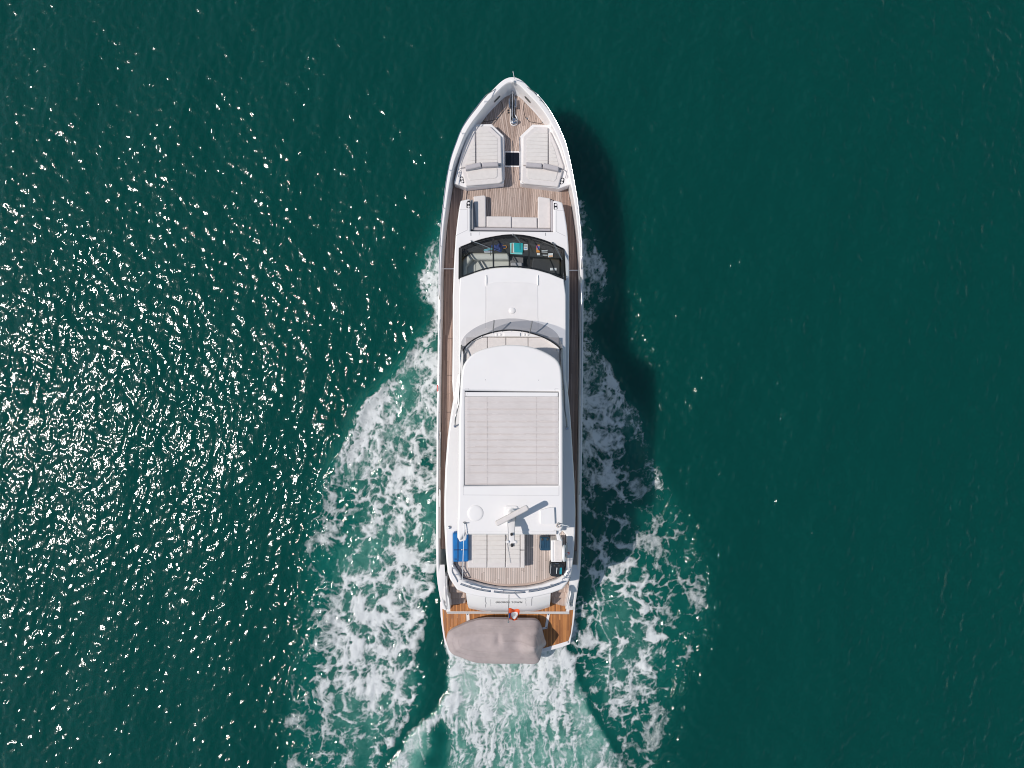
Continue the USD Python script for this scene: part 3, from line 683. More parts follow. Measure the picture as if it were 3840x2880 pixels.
for side in (-1, 1):
    zb = 2.83
    base = P2(rnd(pad_pts([(598, 768), (640, 778), (842, 774), (1000, 928), (1002, 1540), (980, 1548), (500, 1600), (352, 1545), (398, 1340), (470, 1085)], side), 3), zb)
    obj('sunpad_base', slab(base, 2.2, zb, 0.035, 3), 'gelcoat', Y, smooth=40)
    zc = zb + 0.11
    cm = P2(rnd(pad_pts([(641, 806), (826, 806), (965, 940), (972, 1305), (645, 1318)], side), 4), zc)
    ct = P2(rnd(pad_pts([(632, 812), (630, 1318), (442, 1345), (440, 1300), (520, 1060)], side), 4), zc)
    cs = P2(rnd(pad_pts([(445, 1352), (975, 1312), (985, 1520), (940, 1545), (510, 1580)], side), 5), zc)
    c1 = obj('sunpad_cushion', slab(cm, zb - 0.005, zc, 0.04, 3), 'cushion', Y, smooth=50)
    c2 = obj('sunpad_cushion', slab(ct, zb - 0.005, zc, 0.04, 3), 'cushion', Y, smooth=50)
    c3 = obj('seat_cushion', slab(cs, zb - 0.005, zc, 0.04, 3), 'cushion', Y, smooth=50)
    an = 1.2 if side < 0 else -2.0
    pm = P2(rnd(pad_pts([(645, 868), (800, 868), (915, 965), (915, 1290), (645, 1290)], side), 3), zc)
    obj('pleated_panel', pleat_panel(pm, zc, an, 0.152), 'cushion_warm', c1, smooth=50)
    pt = P2(rnd(pad_pts([(628, 935), (628, 1290), (500, 1305), (560, 1090)], side), 2), zc)
    obj('pleated_panel', pleat_panel(pt, zc, an, 0.152), 'cushion_warm', c2, smooth=50)
    ps = P2(rnd(pad_pts([(515, 1385), (915, 1345), (915, 1460), (890, 1482), (560, 1510), (535, 1480)], side), 4), zc)
    obj('raised_panel', slab(ps, zc - 0.02, zc + 0.022, 0.018, 3), 'cushion_warm', c3, smooth=50)
    for pts in ([(498, 1318), (700, 1270), (712, 1335), (505, 1378)], [(716, 1278), (928, 1268), (932, 1328), (720, 1338)]):
        pp = P2(rnd(pad_pts(pts, side), 2), zc + 0.15)
        obj('bolster', slab(pp, zc, zc + 0.19, 0.05, 4), 'cushion_side', Y, smooth=50)
    pts = pad_pts([(428, 1470), (455, 1455), (470, 1462), (490, 1545), (455, 1540), (435, 1520)], side)
    hs = pad_pts([(455, 1485), (463, 1522)], side)
    cup_plate(Y, pts, zb + 0.012, hs)
    hr = pad_pts([(440, 1350), (400, 1385), (412, 1460)], side) if side < 0 else pad_pts([(412, 1460), (400, 1385), (440, 1350)], 1)[::-1]
    obj('grab_rail', tube([P(*hr[0], zb), P(*hr[0], zb + 0.08), P(*hr[1], zb + 0.10), P(*hr[2], zb + 0.08), P(*hr[2], zb)], 0.014, 6), 'steel', Y, smooth=40)
    rl = pad_pts([(1012, 945), (1010, 1100), (1010, 1500)], side)
    if side > 0: rl = rl[::-1]
    rp = [P(*rl[0], zb + 0.02), P(*rl[1], zb + 0.06), P(*rl[2], zb + 0.06), P(*rl[2], zb)]
    obj('grab_rail', tube(rp, 0.014, 6), 'steel', Y, smooth=40)
# skylight hatch between the pads
hz = 2.44
fr = P2(rnd(q('1', [(1003, 1128), (1212, 1130), (1212, 1335), (1003, 1332)]), 2), hz)
fh = P2(rnd(q('1', [(1018, 1145), (1197, 1147), (1197, 1318), (1018, 1316)]), 2), hz)
sk = obj('deck_hatch', slab(fr, 2.2, hz, 0.008, 2, holes=[fh]), 'gelcoat', Y, smooth=40)
obj('hatch_pane', slab(inset(orient(fh), 0.004), 2.25, hz - 0.01), 'hatch_glass', sk)

# ---- deckhouse, front sofa
ZA = 3.02
Lw = q('2', [(440, 318), (418, 430), (400, 560), (388, 660), (376, 770), (364, 950), (352, 1150), (342, 1400)]) + q('3', [(337, 100), (337, 700), (328, 1200)]) + [(1700, 1500), (1702, 2080)]
Rw = [(2126, 2080), (2128, 1500)] + q('3', [(1843, 1200), (1848, 700), (1850, 100)]) + q('2', [(1850, 1400), (1848, 1150), (1842, 950), (1832, 800), (1815, 640), (1790, 480), (1758, 342)])
armR = q('2', [(1700, 322), (1648, 312), (1640, 330), (1640, 722)])
armL = q('2', [(566, 712), (566, 300), (552, 296), (500, 305)])
A_px = Lw + Rw + armR + armL
A_w = P2(A_px, ZA)
A_w = rnd(A_w, 0.06, qs=4)
# opening under the windscreen
arc_lo = [(436, 930), (600, 866), (740, 822), (870, 795), (1000, 775), (1110, 768), (1220, 774), (1335, 791), (1480, 828), (1600, 872), (1770, 950)]
hole = P2(q('2', [(a, b + 14) for a, b in arc_lo][::1]) + q('2', [(1765, 1700), (440, 1700)]), ZA)
A_geo = slab(A_w, 1.7, ZA, 0.05, 3, holes=[hole], flare=0.03)
obj('deckhouse', A_geo, 'gelcoat', Y, smooth=35)
for pts in ([(530, 320), (562, 316), (562, 415), (516, 415), (516, 350)], ):
    cup_plate(Y, q('2', pts), ZA + 0.012, q('2', [(543, 352), (543, 398)]))
cup_plate(Y, q('2', [(1648, 346), (1690, 356), (1695, 430), (1648, 436)]), ZA + 0.012, q('2', [(1673, 374), (1673, 418)]))
def groove(pts, z, w=0.012, name='panel_seam', m='seam', parent=None):
    p = np.array([P(a, b, z)[:2] for a, b in pts]); g = LineString(p).buffer(w / 2, cap_style=2)
    return obj(name, slab(np.array(g.exterior.coords)[:-1], z - 0.01, z + 0.003, holes=[np.array(h.coords)[:-1] for h in g.interiors]), m, parent or Y)
groove(q('2', [(412, 432), (528, 430), (528, 700), (372, 775)]), ZA)
groove(q('2', [(1776, 450), (1680, 452), (1680, 720), (1800, 780)]), ZA)
# recess walls behind the arms
zs = 2.66
def cush(name, pts, z0, z1, key='2', r=0.045, m='cushion', par=None, ra=4):
    return obj(name, slab(P2(rnd(q(key, pts), ra), z1), z0, z1, r, 4), m, par or Y, smooth=50)
sofa = obj('sofa_base', slab(P2(rnd(q('2', [(612, 262), (764, 256), (770, 530), (1440, 540), (1446, 275), (1596, 285), (1620, 715), (590, 705)]), 2), 2.52), 2.1, 2.52, 0.02), 'gelcoat', Y, smooth=40)
cush('sofa_cushion', [(604, 262), (740, 246), (766, 258), (766, 660), (640, 660)], 2.515, zs, par=sofa)
cush('sofa_cushion', [(776, 518), (1100, 520), (1100, 668), (776, 662)], 2.515, zs, par=sofa, ra=1.5)
cush('sofa_cushion', [(1108, 527), (1432, 534), (1434, 674), (1108, 669)], 2.515, zs, par=sofa, ra=1.5)
cush('sofa_cushion', [(1442, 272), (1460, 262), (1590, 285), (1606, 300), (1606, 678), (1442, 674)], 2.515, zs, par=sofa)
cush('sofa_backrest', [(604, 664), (1606, 682), (1606, 712), (604, 700)], 2.515, 2.86, par=sofa, m='cushion_side', r=0.03, ra=1.5)
cush('backrest_board', [(572, 306), (600, 306), (604, 690), (572, 690)], 2.4, 2.92, m='grey_trim', r=0.01, ra=1)
cush('backrest_board', [(1610, 312), (1636, 316), (1636, 715), (1612, 712)], 2.4, 2.92, m='cushion_side', r=0.01, ra=1)
for pts in ([(680, 725), (680, 768)], ):
    groove(q('2', pts), ZA)
for X in (572, 1540):
    groove(q('2', [(X, 735), (X + 2, 775)]), ZA, 0.03, 'deck_vent', 'grey_trim')

# ---- wheelhouse interior (seen through the glass)
inn = P2(q('2', [(a + (6 if a < 900 else -6), b + 24) for a, b in arc_lo]) + q('2', [(1745, 1690), (460, 1690)]), ZA)
cab = obj('cabin_sole', slab(np.array(Polygon(P2(q('2', [(a, b + 14) for a, b in arc_lo]) + q('2', [(1765, 1700), (440, 1700)]), ZA)).buffer(0.1).exterior.coords)[:-1], 1.75, 1.78), 'cabin_floor', Y)
liner_o = Polygon(P2(q('2', [(a, b + 14) for a, b in arc_lo]) + q('2', [(1765, 1700), (440, 1700)]), ZA)).buffer(-0.003)
obj('cabin_lining', slab(np.array(liner_o.exterior.coords)[:-1], 1.76, ZA - 0.03, 0.0, holes=[np.array(liner_o.buffer(-0.03).exterior.coords)[:-1]]), 'dashboard', Y)
dashp = Polygon(P2(q('G', [(150, 300), (330, 215), (560, 130), (760, 80), (1000, 52), (1200, 55), (1450, 90), (1700, 150), (1900, 215), (2030, 290), (2010, 440), (1600, 420), (1440, 410), (1065, 370), (1062, 340), (300, 330), (180, 420)]), 2.86)).buffer(0)
dashp = dashp.intersection(liner_o.buffer(-0.035)).simplify(0.012)
obj('dashboard', slab(np.array(dashp.exterior.coords)[:-1], 1.78, 2.86), 'dashboard', Y, smooth=40)
set_ = obj('cabin_settee', slab(P2(rnd(q('G', [(420, 470), (1060, 468), (1056, 640), (1056, 900), (420, 900)]), 3), 2.35), 1.78, 2.35, 0.05, 4), 'cabin_leather', Y, smooth=50)
cush('backrest', [(295, 335), (1050, 340), (1056, 470), (385, 470), (320, 420)], 1.78, 2.72, 'G', 0.09, 'cabin_leather', set_, 5)
cush('backrest', [(165, 480), (295, 345), (370, 440), (250, 590), (235, 900), (160, 900)], 1.78, 2.72, 'G', 0.09, 'cabin_leather', set_, 5)
cush('seat', [(245, 600), (385, 475), (430, 478), (430, 900), (245, 900)], 1.78, 2.38, 'G', 0.05, 'cabin_leather', set_, 3)
obj('cabin_cabinet', slab(P2(rnd(q('G', [(1070, 385), (1320, 385), (1320, 640), (1070, 640)]), 2), 2.5), 1.78, 2.5, 0.02), 'cabin_grey', Y, smooth=40)
hs = obj('helm_seat', slab(P2(rnd(q('G', [(1085, 520), (1300, 520), (1300, 640), (1085, 640)]), 6), 2.62), 2.49, 2.62, 0.05, 4), 'cushion_side', Y, smooth=50)
for X in (1850, 1920):
    c = P(*q1('G', X, 648), 2.55)
    b = obj('switch_panel', boxg((c[0], c[1], 2.53), (0.115, 0.10, 0.02), 0, 0.004), 'paper', Y)
cons = obj('helm_console', slab(P2(rnd(q('G', [(1500, 430), (2010, 450), (2010, 760), (1560, 760), (1470, 600)]), 4), 2.52), 1.78, 2.52, 0.04), 'cabin_floor', Y, smooth=40)

# ---- windscreen
ZL, ZU = 3.03, 4.05
lo3 = np.array([P(*p, ZL) for p in spl(q('2', arc_lo), 61)])
arc_up = [(428, 1322), (620, 1255), (770, 1210), (880, 1192), (1000, 1184), (1110, 1182), (1220, 1187), (1340, 1200), (1430, 1217), (1600, 1266), (1778, 1338)]
up3 = np.array([P(*p, ZU) for p in spl(q('2', arc_up), 61)])
def ws(t, lift=0.0):
    b = math.sin(math.pi * t) * 0.07
    return lo3 * (1 - t) + up3 * t + np.array([0, 0.0, b + lift])
def rows_between(t0, t1, n, lift, a=0, b=61): return [ws(t, lift)[a:b] for t in np.linspace(t0, t1, n)]
xm = [np.argmin(np.abs(lo3[:, 0] - P(*q1('2', X, 800), ZL)[0])) for X in (868, 1335)]
edges = [1, xm[0], xm[1], 59]
wsx = obj('windscreen', cat([up(sheet(rows_between(0.0, 0.045, 2, 0.006))), up(sheet(rows_between(0.955, 1.0, 2, 0.006))),
                             up(sheet(rows_between(0.0, 1.0, 9, 0.006, 0, 2))), up(sheet(rows_between(0, 1, 9, 0.006, 59, 61))),
                             up(sheet(rows_between(0, 1, 9, 0.008, xm[0] - 1, xm[0] + 1))), up(sheet(rows_between(0, 1, 9, 0.008, xm[1] - 1, xm[1] + 1)))]), 'black_trim', Y, smooth=40)
for a, b in ((1, xm[0] - 1), (xm[0], xm[1] - 1), (xm[1], 59)):
    obj('windscreen_pane', up(sheet(rows_between(0.04, 0.96, 9, 0.0, a, b + 1))), 'windscreen_glass', wsx, smooth=True)
obj('windscreen_seal', tube(lo3 + (0, 0.02, 0.012), 0.022, 6), 'black_trim', wsx, smooth=40)
for base, tip in (((335, 120), (690, 262)), ((1125, -5), (1270, 155)), ((1870, 150), (2030, 475))):
    b0 = P(*q1('G', *base), ZL + 0.06)
    px, py = q1('G', *tip)
    best, bd = None, 9
    for t in np.linspace(0.02, 0.95, 60):
        rr = ws(t, 0.05); pr_ = np.column_stack([rr[:, 0] / (K * (CAM_H - rr[:, 2])) + 1920, PY - rr[:, 1] / (K * (CAM_H - rr[:, 2]))])
        dd = np.hypot(pr_[:, 0] - px, pr_[:, 1] - py); i = dd.argmin()
        if dd[i] < bd * 100 and (best is None or dd[i] < best[0]): best = (dd[i], rr[i])
    tp = best[1]
    off = np.array([0.035, 0.0, 0.0])
    wp = obj('wiper', cat([tube([b0, (b0 + tp) / 2 + (0, 0, 0.05), tp + (0, 0, 0.01)], 0.011, 6), tube([b0 + off, (b0 + tp) / 2 + off + (0, 0, 0.05), tp + off * 0.6], 0.009, 6), lathe([(0, 0.05), (0.035, 0.04), (0.04, 0)], b0 - (0, 0, 0.06), 14)]), 'dull_steel', Y, smooth=40)
    w1_ = tp + np.array([-0.02, 0.28, -0.17 * 1.0]); w2_ = tp + np.array([0.0, -0.30, 0.19])
    obj('wiper_blade', tube([w1_ + (0, 0, 0.0), tp, w2_], 0.012, 6), 'rubber', wp)

# ---- wheelhouse roof and walls
ZR = 4.12
roof_px = q('2', arc_up) + q('3', [(1805, 100), (1806, 700), (1800, 1400)]) + [(2115, 1520), (2110, 1925), (1730, 1925), (1724, 1520)] + q('3', [(415, 1400), (414, 700), (416, 100)])
roofw = rnd(P2(roof_px, ZR), 0.04)
obj('wheelhouse_roof', slab(roofw, ZR - 0.14, ZR, 0.045, 4, bottom=True), 'gelcoat', Y, smooth=35)
def wall_between(p0, p1, th=0.06):
    d = p1[:2] - p0[:2]; n = np.array([-d[1], d[0]]); n /= np.linalg.norm(n)
    return n * th
for sx_, Xl, Xu in ((-1, 428, 424), (1, 1776, 1796)):
    pts = [P(*q1('2', Xl, 935 if sx_ < 0 else 955), ZA - 0.01), P(*q1('2', Xu, 1330 if sx_ < 0 else 1345), ZR - 0.13), P(*q1('3', Xu, 1400), ZR - 0.13)]
    e = P(*q1('3', Xu, 1400), ZA - 0.01)
    poly = np.array([pts[0], pts[1], pts[2], e])
    aft = np.array([pts[2], pts[2] * (1, 0, 1) + (0, P(0, 1925, ZR)[1], 0), e * (1, 0, 1) + (0, P(0, 1925, ZR)[1], 0), e])
    th = np.array([0.06 * -sx_, 0, 0])
    gs = []
    for pg in (poly, aft):
        v = np.vstack([pg, pg + th]); n = len(pg); k = np.arange(n); k1 = (k + 1) % n
        f = [[0, 1, 2], [0, 2, 3], [4, 6, 5], [4, 7, 6]] + [[a, b, n + b] for a, b in zip(k, k1)] + [[a, n + b, n + a] for a, b in zip(k, k1)]
        m = trimesh.Trimesh(v, f, process=False); m.fix_normals(); gs.append((np.array(m.vertices), np.array(m.faces)))
    obj('wheelhouse_wall', gs[1], 'gelcoat_side', Y)
    obj('side_window', (poly, np.array([[0, 1, 2], [0, 2, 3]])), 'windscreen_glass', Y)
    obj('window_pillar', tube([pts[0], pts[1]], 0.04, 8), 'black_trim', Y, smooth=40)
# raised centre panel of the roof
cp = q('2', [(776, 1395), (900, 1378), (1108, 1372), (1320, 1384), (1434, 1405)]) + q('3', [(1446, 540), (768, 530)])
obj('roof_panel', slab(P2(cp, ZR + 0.012), ZR - 0.02, ZR + 0.012, 0.010, 2), 'nonskid', Y, smooth=40)
for X in (772, 1440):
    p = P2(q('2', [(X - 4, 1290), (X + 4, 1285), (X + 9, 1330), (X + 8, 1395)] + [(X + 8, 1420), (X - 4, 1420)]), ZR)
    obj('roof_rib', slab(p, ZR - 0.02, ZR + 0.045, 0.015, 2), 'gelcoat', Y, smooth=40)
    groove(q('3', [(X - 4, 0 - 20), (X - 4 if X < 1000 else X + 8, 520)]), ZR, 0.02, 'panel_seam', 'seam' if X < 1000 else 'gelcoat')
c = P(*q1('3', 1107, 293), ZR + 0.03)
obj('satellite_puck', lathe([(0, 0.055), (0.08, 0.05), (0.115, 0.03), (0.125, 0.0)], (c[0], c[1], ZR + 0.008), 28), 'gelcoat', Y, smooth=40)

# ---- flybridge front: dash, smoked windscreen, seats
ZF = 4.42
b_arc = [(462, 835), (500, 765), (560, 705), (680, 632), (860, 573), (980, 552), (1100, 546), (1230, 556), (1340, 580), (1520, 642), (1660, 722), (1725, 780), (1752, 830)]
t_arc = [(448, 700), (480, 640), (530, 585), (650, 503), (860, 422), (980, 402), (1100, 394), (1230, 402), (1345, 424), (1510, 474), (1660, 560), (1725, 650), (1758, 745)]
bs = spl(q('3', b_arc), 61); ts = spl(q('3', t_arc), 61)
fb3 = np.array([P(*p, ZF) for p in bs]); ft3 = np.array([P(*p, ZF + 0.52) for p in ts])
dash = q('3', b_arc[1:-1]) + q('3', [(1710, 850), (1690, 790), (1590, 700), (1470, 634), (730, 630), (600, 690), (520, 780), (505, 850)])
obj('fly_dash', slab(P2(dash, ZF), ZR - 0.01, ZF, 0.02, 2), 'gelcoat', Y, smooth=40)
fw = obj('fly_windscreen', cat([tube(fb3 + (0, 0, 0.01), 0.028, 6)]), 'black_trim', Y, smooth=40)
fm = [np.argmin(np.abs(fb3[:, 0] - P(*q1('3', X, 580), ZF)[0])) for X in (865, 1347)]
def fw_rows(a, b): return [(fb3 * (1 - t) + ft3 * t + np.array([0, 0, 0.03 * math.sin(math.pi * t)]))[a:b] for t in np.linspace(0, 1, 6)]
for a, b in ((0, fm[0]), (fm[0], fm[1]), (fm[1], 60)):
    obj('acrylic_pane', up(sheet(fw_rows(a, b + 1))), 'smoke_acrylic', fw, smooth=True)
for i in fm:
    obj('mullion', tube([fb3[i], (fb3[i] + ft3[i]) / 2 + (0, 0, 0.03), ft3[i]], 0.026, 6), 'grey_trim', fw)
for i in range(5, 58, 5):
    obj('clip', boxg(fb3[i] + (0, -0.025, 0.015), (0.035, 0.035, 0.03), 0, 0.006), 'steel', fw)
obj('glove_box', slab(P2(rnd(q('3', [(1000, 578), (1215, 580), (1215, 626), (1000, 624)]), 2), ZF + 0.05), ZF - 0.02, ZF + 0.045, 0.015), 'gelcoat', Y, smooth=40)
for X in (905, 950, 1265, 1308):
    c = P(*q1('3', X, 605), ZF); obj('cup_ring', lathe([(0, 0.03), (0.035, 0.03), (0.05, 0.02), (0.055, 0)], (c[0], c[1], ZF - 0.002), 18), 'gelcoat', Y, smooth=40)
xsd = [505, 788, 1028, 1316, 1720]
for a, b in zip(xsd[:-1], xsd[1:]):
    cush('fly_cushion', [(a + 3, 640), (b - 3, 640), (b - 3, 1000), (a + 3, 1000)], ZR - 0.01, 4.33, '3', 0.02, 'cushion', None, 1.0)
for sx_, pts in ((-1, q('3', [(448, 740), (475, 860), (470, 1000), (440, 1200), (425, 1300), (400, 1500), (385, 1500), (410, 1300), (428, 1100), (440, 860)])), (1, q('3', [(1762, 760), (1745, 860), (1748, 1000), (1762, 1200), (1775, 1300), (1790, 1500), (1806, 1500), (1800, 1300), (1790, 1100), (1775, 860)]))):
    obj('fly_side', slab(P2(pts, 4.5), ZR - 0.05, 4.5, 0.015, 2), 'gelcoat', Y, smooth=40)
for pts in (q('3', [(452, 740), (440, 900), (432, 1150), (420, 1350), (412, 1510)]) + q('4', [(395, 340), (376, 440), (370, 545)]), q('3', [(1752, 780), (1757, 1000), (1768, 1200), (1782, 1340)]) + q('4', [(1790, 320), (1806, 430), (1818, 570)])):
    pz = [P(*p, z) for p, z in zip(pts, np.r_[4.5, np.full(len(pts) - 2, 4.80), 4.20])]
    hr = obj('fly_handrail', tube(spl(pz, 30), 0.026, 8), 'dull_steel', Y, smooth=40)
    e = pz[-1]; obj('rail_foot', lathe([(0, 0.05), (0.05, 0.045), (0.075, 0.0)], e - (0, 0, 0.02), 16), 'steel', hr, smooth=40)

# ---- flybridge aft: coaming, deck, overhang
ZC = 4.18
C_left = [(1716, 1400), (1702, 1480), (1692, 1540), (1685, 1585), (1678, 1643), (1669, 1758), (1665, 1874), (1665, 1959), (1668, 2017), (1672, 2089), (1678, 2147), (1687, 2173), (1713, 2212), (1747, 2226)]
C_aft = [(1782, 2235), (1840, 2244), (1908, 2248), (1970, 2246), (2020, 2237), (2063, 2227)]
C_right = [(2108, 2211), (2128, 2187), (2141, 2162), (2146, 2130), (2151, 2089), (2157, 2002), (2158, 1916), (2155, 1816), (2148, 1700), (2141, 1585), (2134, 1500), (2122, 1420)]
C_in = [(1745, 1420), (1740, 1520)] + q('5', [(450, 500), (450, 640), (350, 690), (350, 1110), (412, 1200), (458, 1288), (560, 1318), (750, 1367), (900, 1396), (1065, 1408), (1300, 1395), (1500, 1355), (1690, 1285), (1772, 1230), (1808, 1120), (1808, 720), (1740, 640), (1730, 100)]) + [(2095, 1420)]
Cw = rnd(P2(C_left + C_aft + C_right, ZC), 0.05, qs=4)
Ci = rnd(P2(C_in, ZC), 0.06, qs=4)
obj('fly_coaming', slab(Cw, 3.80, ZC, 0.07, 5, holes=[Ci], flare=-0.10), 'gelcoat', Y, smooth=40)
ZD = 3.93
obj('fly_deck', slab(np.array(Polygon(Ci).buffer(0.03).exterior.coords)[:-1], 3.78, ZD - 0.01, bottom=True), 'caulk', Y)
yq = P(0, 1955, ZD)[1]
flyteak = Polygon(Ci).buffer(-0.02).intersection(sbox(-5, -20, 5, yq))
planked('fly_planking', flyteak, lambda x, y: np.full(np.shape(x), ZD), 0.35, 'teak_pale', Y, seed=61, pitch=0.07, butt=1.4)
edge = Polygon(Ci).buffer(-0.022).difference(Polygon(Ci).buffer(-0.10)).intersection(sbox(-5, -20, 5, P(0, 2150, ZD)[1]))
gs = [slab(np.array(g.exterior.coords)[:-1], ZD - 0.01, ZD + 0.006) for g in (edge.geoms if hasattr(edge, 'geoms') else [edge]) if g.area > 0.01]
ge = cat(gs); obj('margin_plank', ge, 'teak_weathered', Y, attrs={'tone': np.full(len(ge[0]), 0.6)})
# sunbed on the fly deck
zt0 = 4.24; ztc = 4.38
sb = obj('sunbed_base', slab(P2(rnd(q('5', [(545, 640), (1268, 640), (1268, 1136), (545, 1136)]), 3), zt0), ZD, zt0, 0.02), 'gelcoat', Y, smooth=40)
for a, b, l, r_ in ((530, 780, 1, 0), (786, 1020, 0, 0), (1026, 1213, 0, 0)):
    cush('sunbed_cushion', [(a, 630), (b, 630), (b, 1140), (a, 1140)], zt0 - 0.005, ztc, '5', 0.035, 'cushion', sb, 2)
    x0 = 592 if l else a + 3; x1 = b - 3 if b < 1200 else 1207
    pm = P2(rnd(q('5', [(x0, 640), (x1, 640), (x1, 1078), (x0, 1078)]), 2.5), ztc)
    obj('pleated_panel', pleat_panel(pm, ztc, 0.0, 0.170, h=0.014), 'cushion_warm', sb, smooth=50)
for a, b in ((630, 906), (912, 1140)):
    cush('sunbed_cushion', [(1217, a), (1272, a), (1272, b), (1217, b)], zt0 - 0.005, ztc + 0.01, '5', 0.03, 'cushion', sb, 2)
# wet bar
zb_ = 4.78
bar = obj('wet_bar', slab(P2(rnd(q('5', [(1612, 778), (1762, 770), (1760, 1066), (1612, 1066)]), 4), zb_), ZD, zb_, 0.04), 'gelcoat', Y, smooth=40)
obj('bar_lid', slab(P2(rnd(q('5', [(1660, 784), (1757, 780), (1756, 1056), (1660, 1056)]), 5), zb_ + 0.03), zb_ - 0.01, zb_ + 0.03, 0.02), 'cushion', bar, smooth=40)
groove(q('5', [(1640, 800), (1640, 1050)]), zb_, 0.014, 'panel_seam', 'seam', bar)
# stainless rails on the coaming
def guard(name, pts, z, h, key='5', n=14):
    p = spl(q(key, pts), n) if len(pts) > 2 else np.array([np.array(q(key, pts)[0]) * (1 - t) + np.array(q(key, pts)[1]) * t for t in np.linspace(0, 1, n)])
    rails = []
    for dz, sh in ((h, 0.0), (h * 0.55, 0.0)):
        t3 = np.array([P(a, b, z + h) for a, b in p]); t3[:, 2] = z + dz
        rails.append(t3)
    t3 = rails[0]
    g = obj(name, tube(np.vstack([t3[:1] * (1, 1, 0) + (0, 0, z), t3, t3[-1:] * (1, 1, 0) + (0, 0, z)]), 0.021, 8), 'steel', Y, smooth=40)
    obj('lower_rail', tube(rails[1], 0.016, 8), 'steel', g, smooth=40)
    for i in (n // 3, 2 * n // 3): obj('post', tube([t3[i] * (1, 1, 0) + (0, 0, z), t3[i]], 0.014, 6), 'steel', g)
    return g
guard('guard_rail', [(340, 1085), (333, 1190), (365, 1250), (402, 1320)], ZC, 0.34)
guard('guard_rail', [(440, 1352), (560, 1392), (690, 1425), (828, 1447)], ZC, 0.34)
guard('guard_rail', [(875, 1452), (1000, 1464), (1140, 1466), (1278, 1456)], ZC, 0.34)
guard('guard_rail', [(1325, 1450), (1460, 1430), (1600, 1392), (1730, 1345)], ZC, 0.34)
guard('guard_rail', [(1765, 1300), (1800, 1245), (1828, 1185)], ZC, 0.34)
guard('guard_rail', [(1818, 820), (1818, 1000), (1818, 1170)], ZC, 0.34)
# transom stay lines between overhang and flag
# ---- hardtop
ZH = 6.05
H_front = [(440, 1200), (450, 1100), (470, 1012), (510, 942), (580, 866), (700, 802), (900, 752), (1110, 735), (1320, 755), (1480, 805), (1640, 890), (1710, 960), (1742, 1050), (1756, 1200)]
H_px = [tuple(t) for t in spl(q('3', H_front), 60)] + [(2111, 1527), (2111.6, 1700), (2112, 1874), (2112, 1970)] + q('5', [(1768, 610), (1740, 665)]) + q('5', [(1672, 664), (1672, 690), (525, 690), (515, 664)]) + q('5', [(430, 800), (395, 745), (393, 560), (405, 300)]) + [(1719, 1643), (1721.5, 1527)]
Hw = rnd(P2(H_px, ZH), 0.05, qs=4)
sun_px = q('4', [(498, 92), (1708, 99), (1706, 1312), (490, 1312)])
sunw = P2(sun_px, ZH)
ht = obj('hardtop', slab(Hw, ZH - 0.13, ZH, 0.075, 5, holes=[sunw], bottom=True), 'gelcoat', Y, smooth=40)
# canvas sunroof with cross battens showing through
xa, xb = sunw[:, 0].min() + 0.012, sunw[:, 0].max() - 0.012
ya = P(0, q1('4', 0, 166)[1], ZH)[1]; yb = P(0, q1('4', 0, 1310)[1], ZH)[1] + 0.008
gx = np.linspace(xa, xb, 60); gy = np.linspace(ya, yb, 150)
CXg, CYg = np.meshgrid(gx, gy)
bat = np.linspace(ya - 0.15, yb + 0.3, 13)
CZ = np.full(CXg.shape, ZH - 0.028)
rr = np.random.default_rng(3)
for i, b_ in enumerate(bat):
    yy = b_ + 0.012 * (fb(CXg, 0 * CYg, 0.5, 2, 70 + i))
    wdt = 0.028; amp = 0.012 * rr.uniform(0.5, 1.0)
    CZ += amp * np.exp(-((CYg - yy) / wdt) ** 2) - 0.006 * np.exp(-((CYg - yy + 0.055) / 0.016) ** 2)
CZ += 0.010 * fb(CXg, CYg * 2.2, 0.35, 3, 90)
ed = np.minimum(CXg - xa, xb - CXg)
CZ += 0.016 * np.exp(-((ed - 0.10) / 0.035) ** 2) * (0.6 + 1.5 * fb(CXg, CYg, 0.18, 3, 91))
cv = up(sheet(np.stack([CXg, CYg, CZ], -1)))
can = obj('canvas_sunroof', cv, 'canvas', ht, smooth=True)
for X in (780, 1422):
    groove(q('4', [(X, 170), (X + 2, 1308)]), ZH - 0.021, 0.008, 'canvas_seam', 'canvas_hem', ht)
rr = np.random.default_rng(8)
for Yy, tw in ((235, 0), (330, 10), (392, 16), (488, 12), (556, 14), (652, 12), (726, 10), (815, 14), (890, 10), (980, 12), (1055, 8), (1150, 12), (1290, 0)):
    for dy in ((-tw / 2, tw / 2) if tw else (0,)):
        cuts = np.sort(rr.uniform(520, 1690, 4)); segs = [(520, cuts[0]), (cuts[0] + rr.uniform(5, 60), cuts[1]), (cuts[1] + rr.uniform(5, 60), cuts[2]), (cuts[2] + rr.uniform(5, 40), 1690)]
        for a_, b_ in segs:
            if b_ - a_ > 60: groove(q('4', [(a_, Yy + dy + rr.uniform(-2, 2)), ((a_ + b_) / 2, Yy + dy + rr.uniform(-3, 3)), (b_, Yy + dy + rr.uniform(-2, 2))]), ZH - 0.019, 0.010 * rr.uniform(0.5, 1.5), 'canvas_hem', 'canvas_hem', ht)
sl = P2(q('4', [(501, 104), (1704, 110), (1702, 164), (501, 162)]), ZH + 0.012)
obj('sunroof_bar', slab(sl, ZH - 0.06, ZH + 0.012, 0.012, 2), 'gelcoat', ht, smooth=40)
obj('sunroof_floor', slab(inset(orient(sunw), -0.02), ZH - 0.10, ZH - 0.06), 'black_trim', ht)
for pts in (q('4', [(472, 1320), (472, 1438), (1714, 1442), (1714, 1320), (472, 1320)]), q('4', [(498, 56), (545, 56), (545, 84)]), q('4', [(1662, 84), (1662, 62), (1708, 64)])):
    groove(pts, ZH, 0.008, 'panel_seam', 'seam', ht)
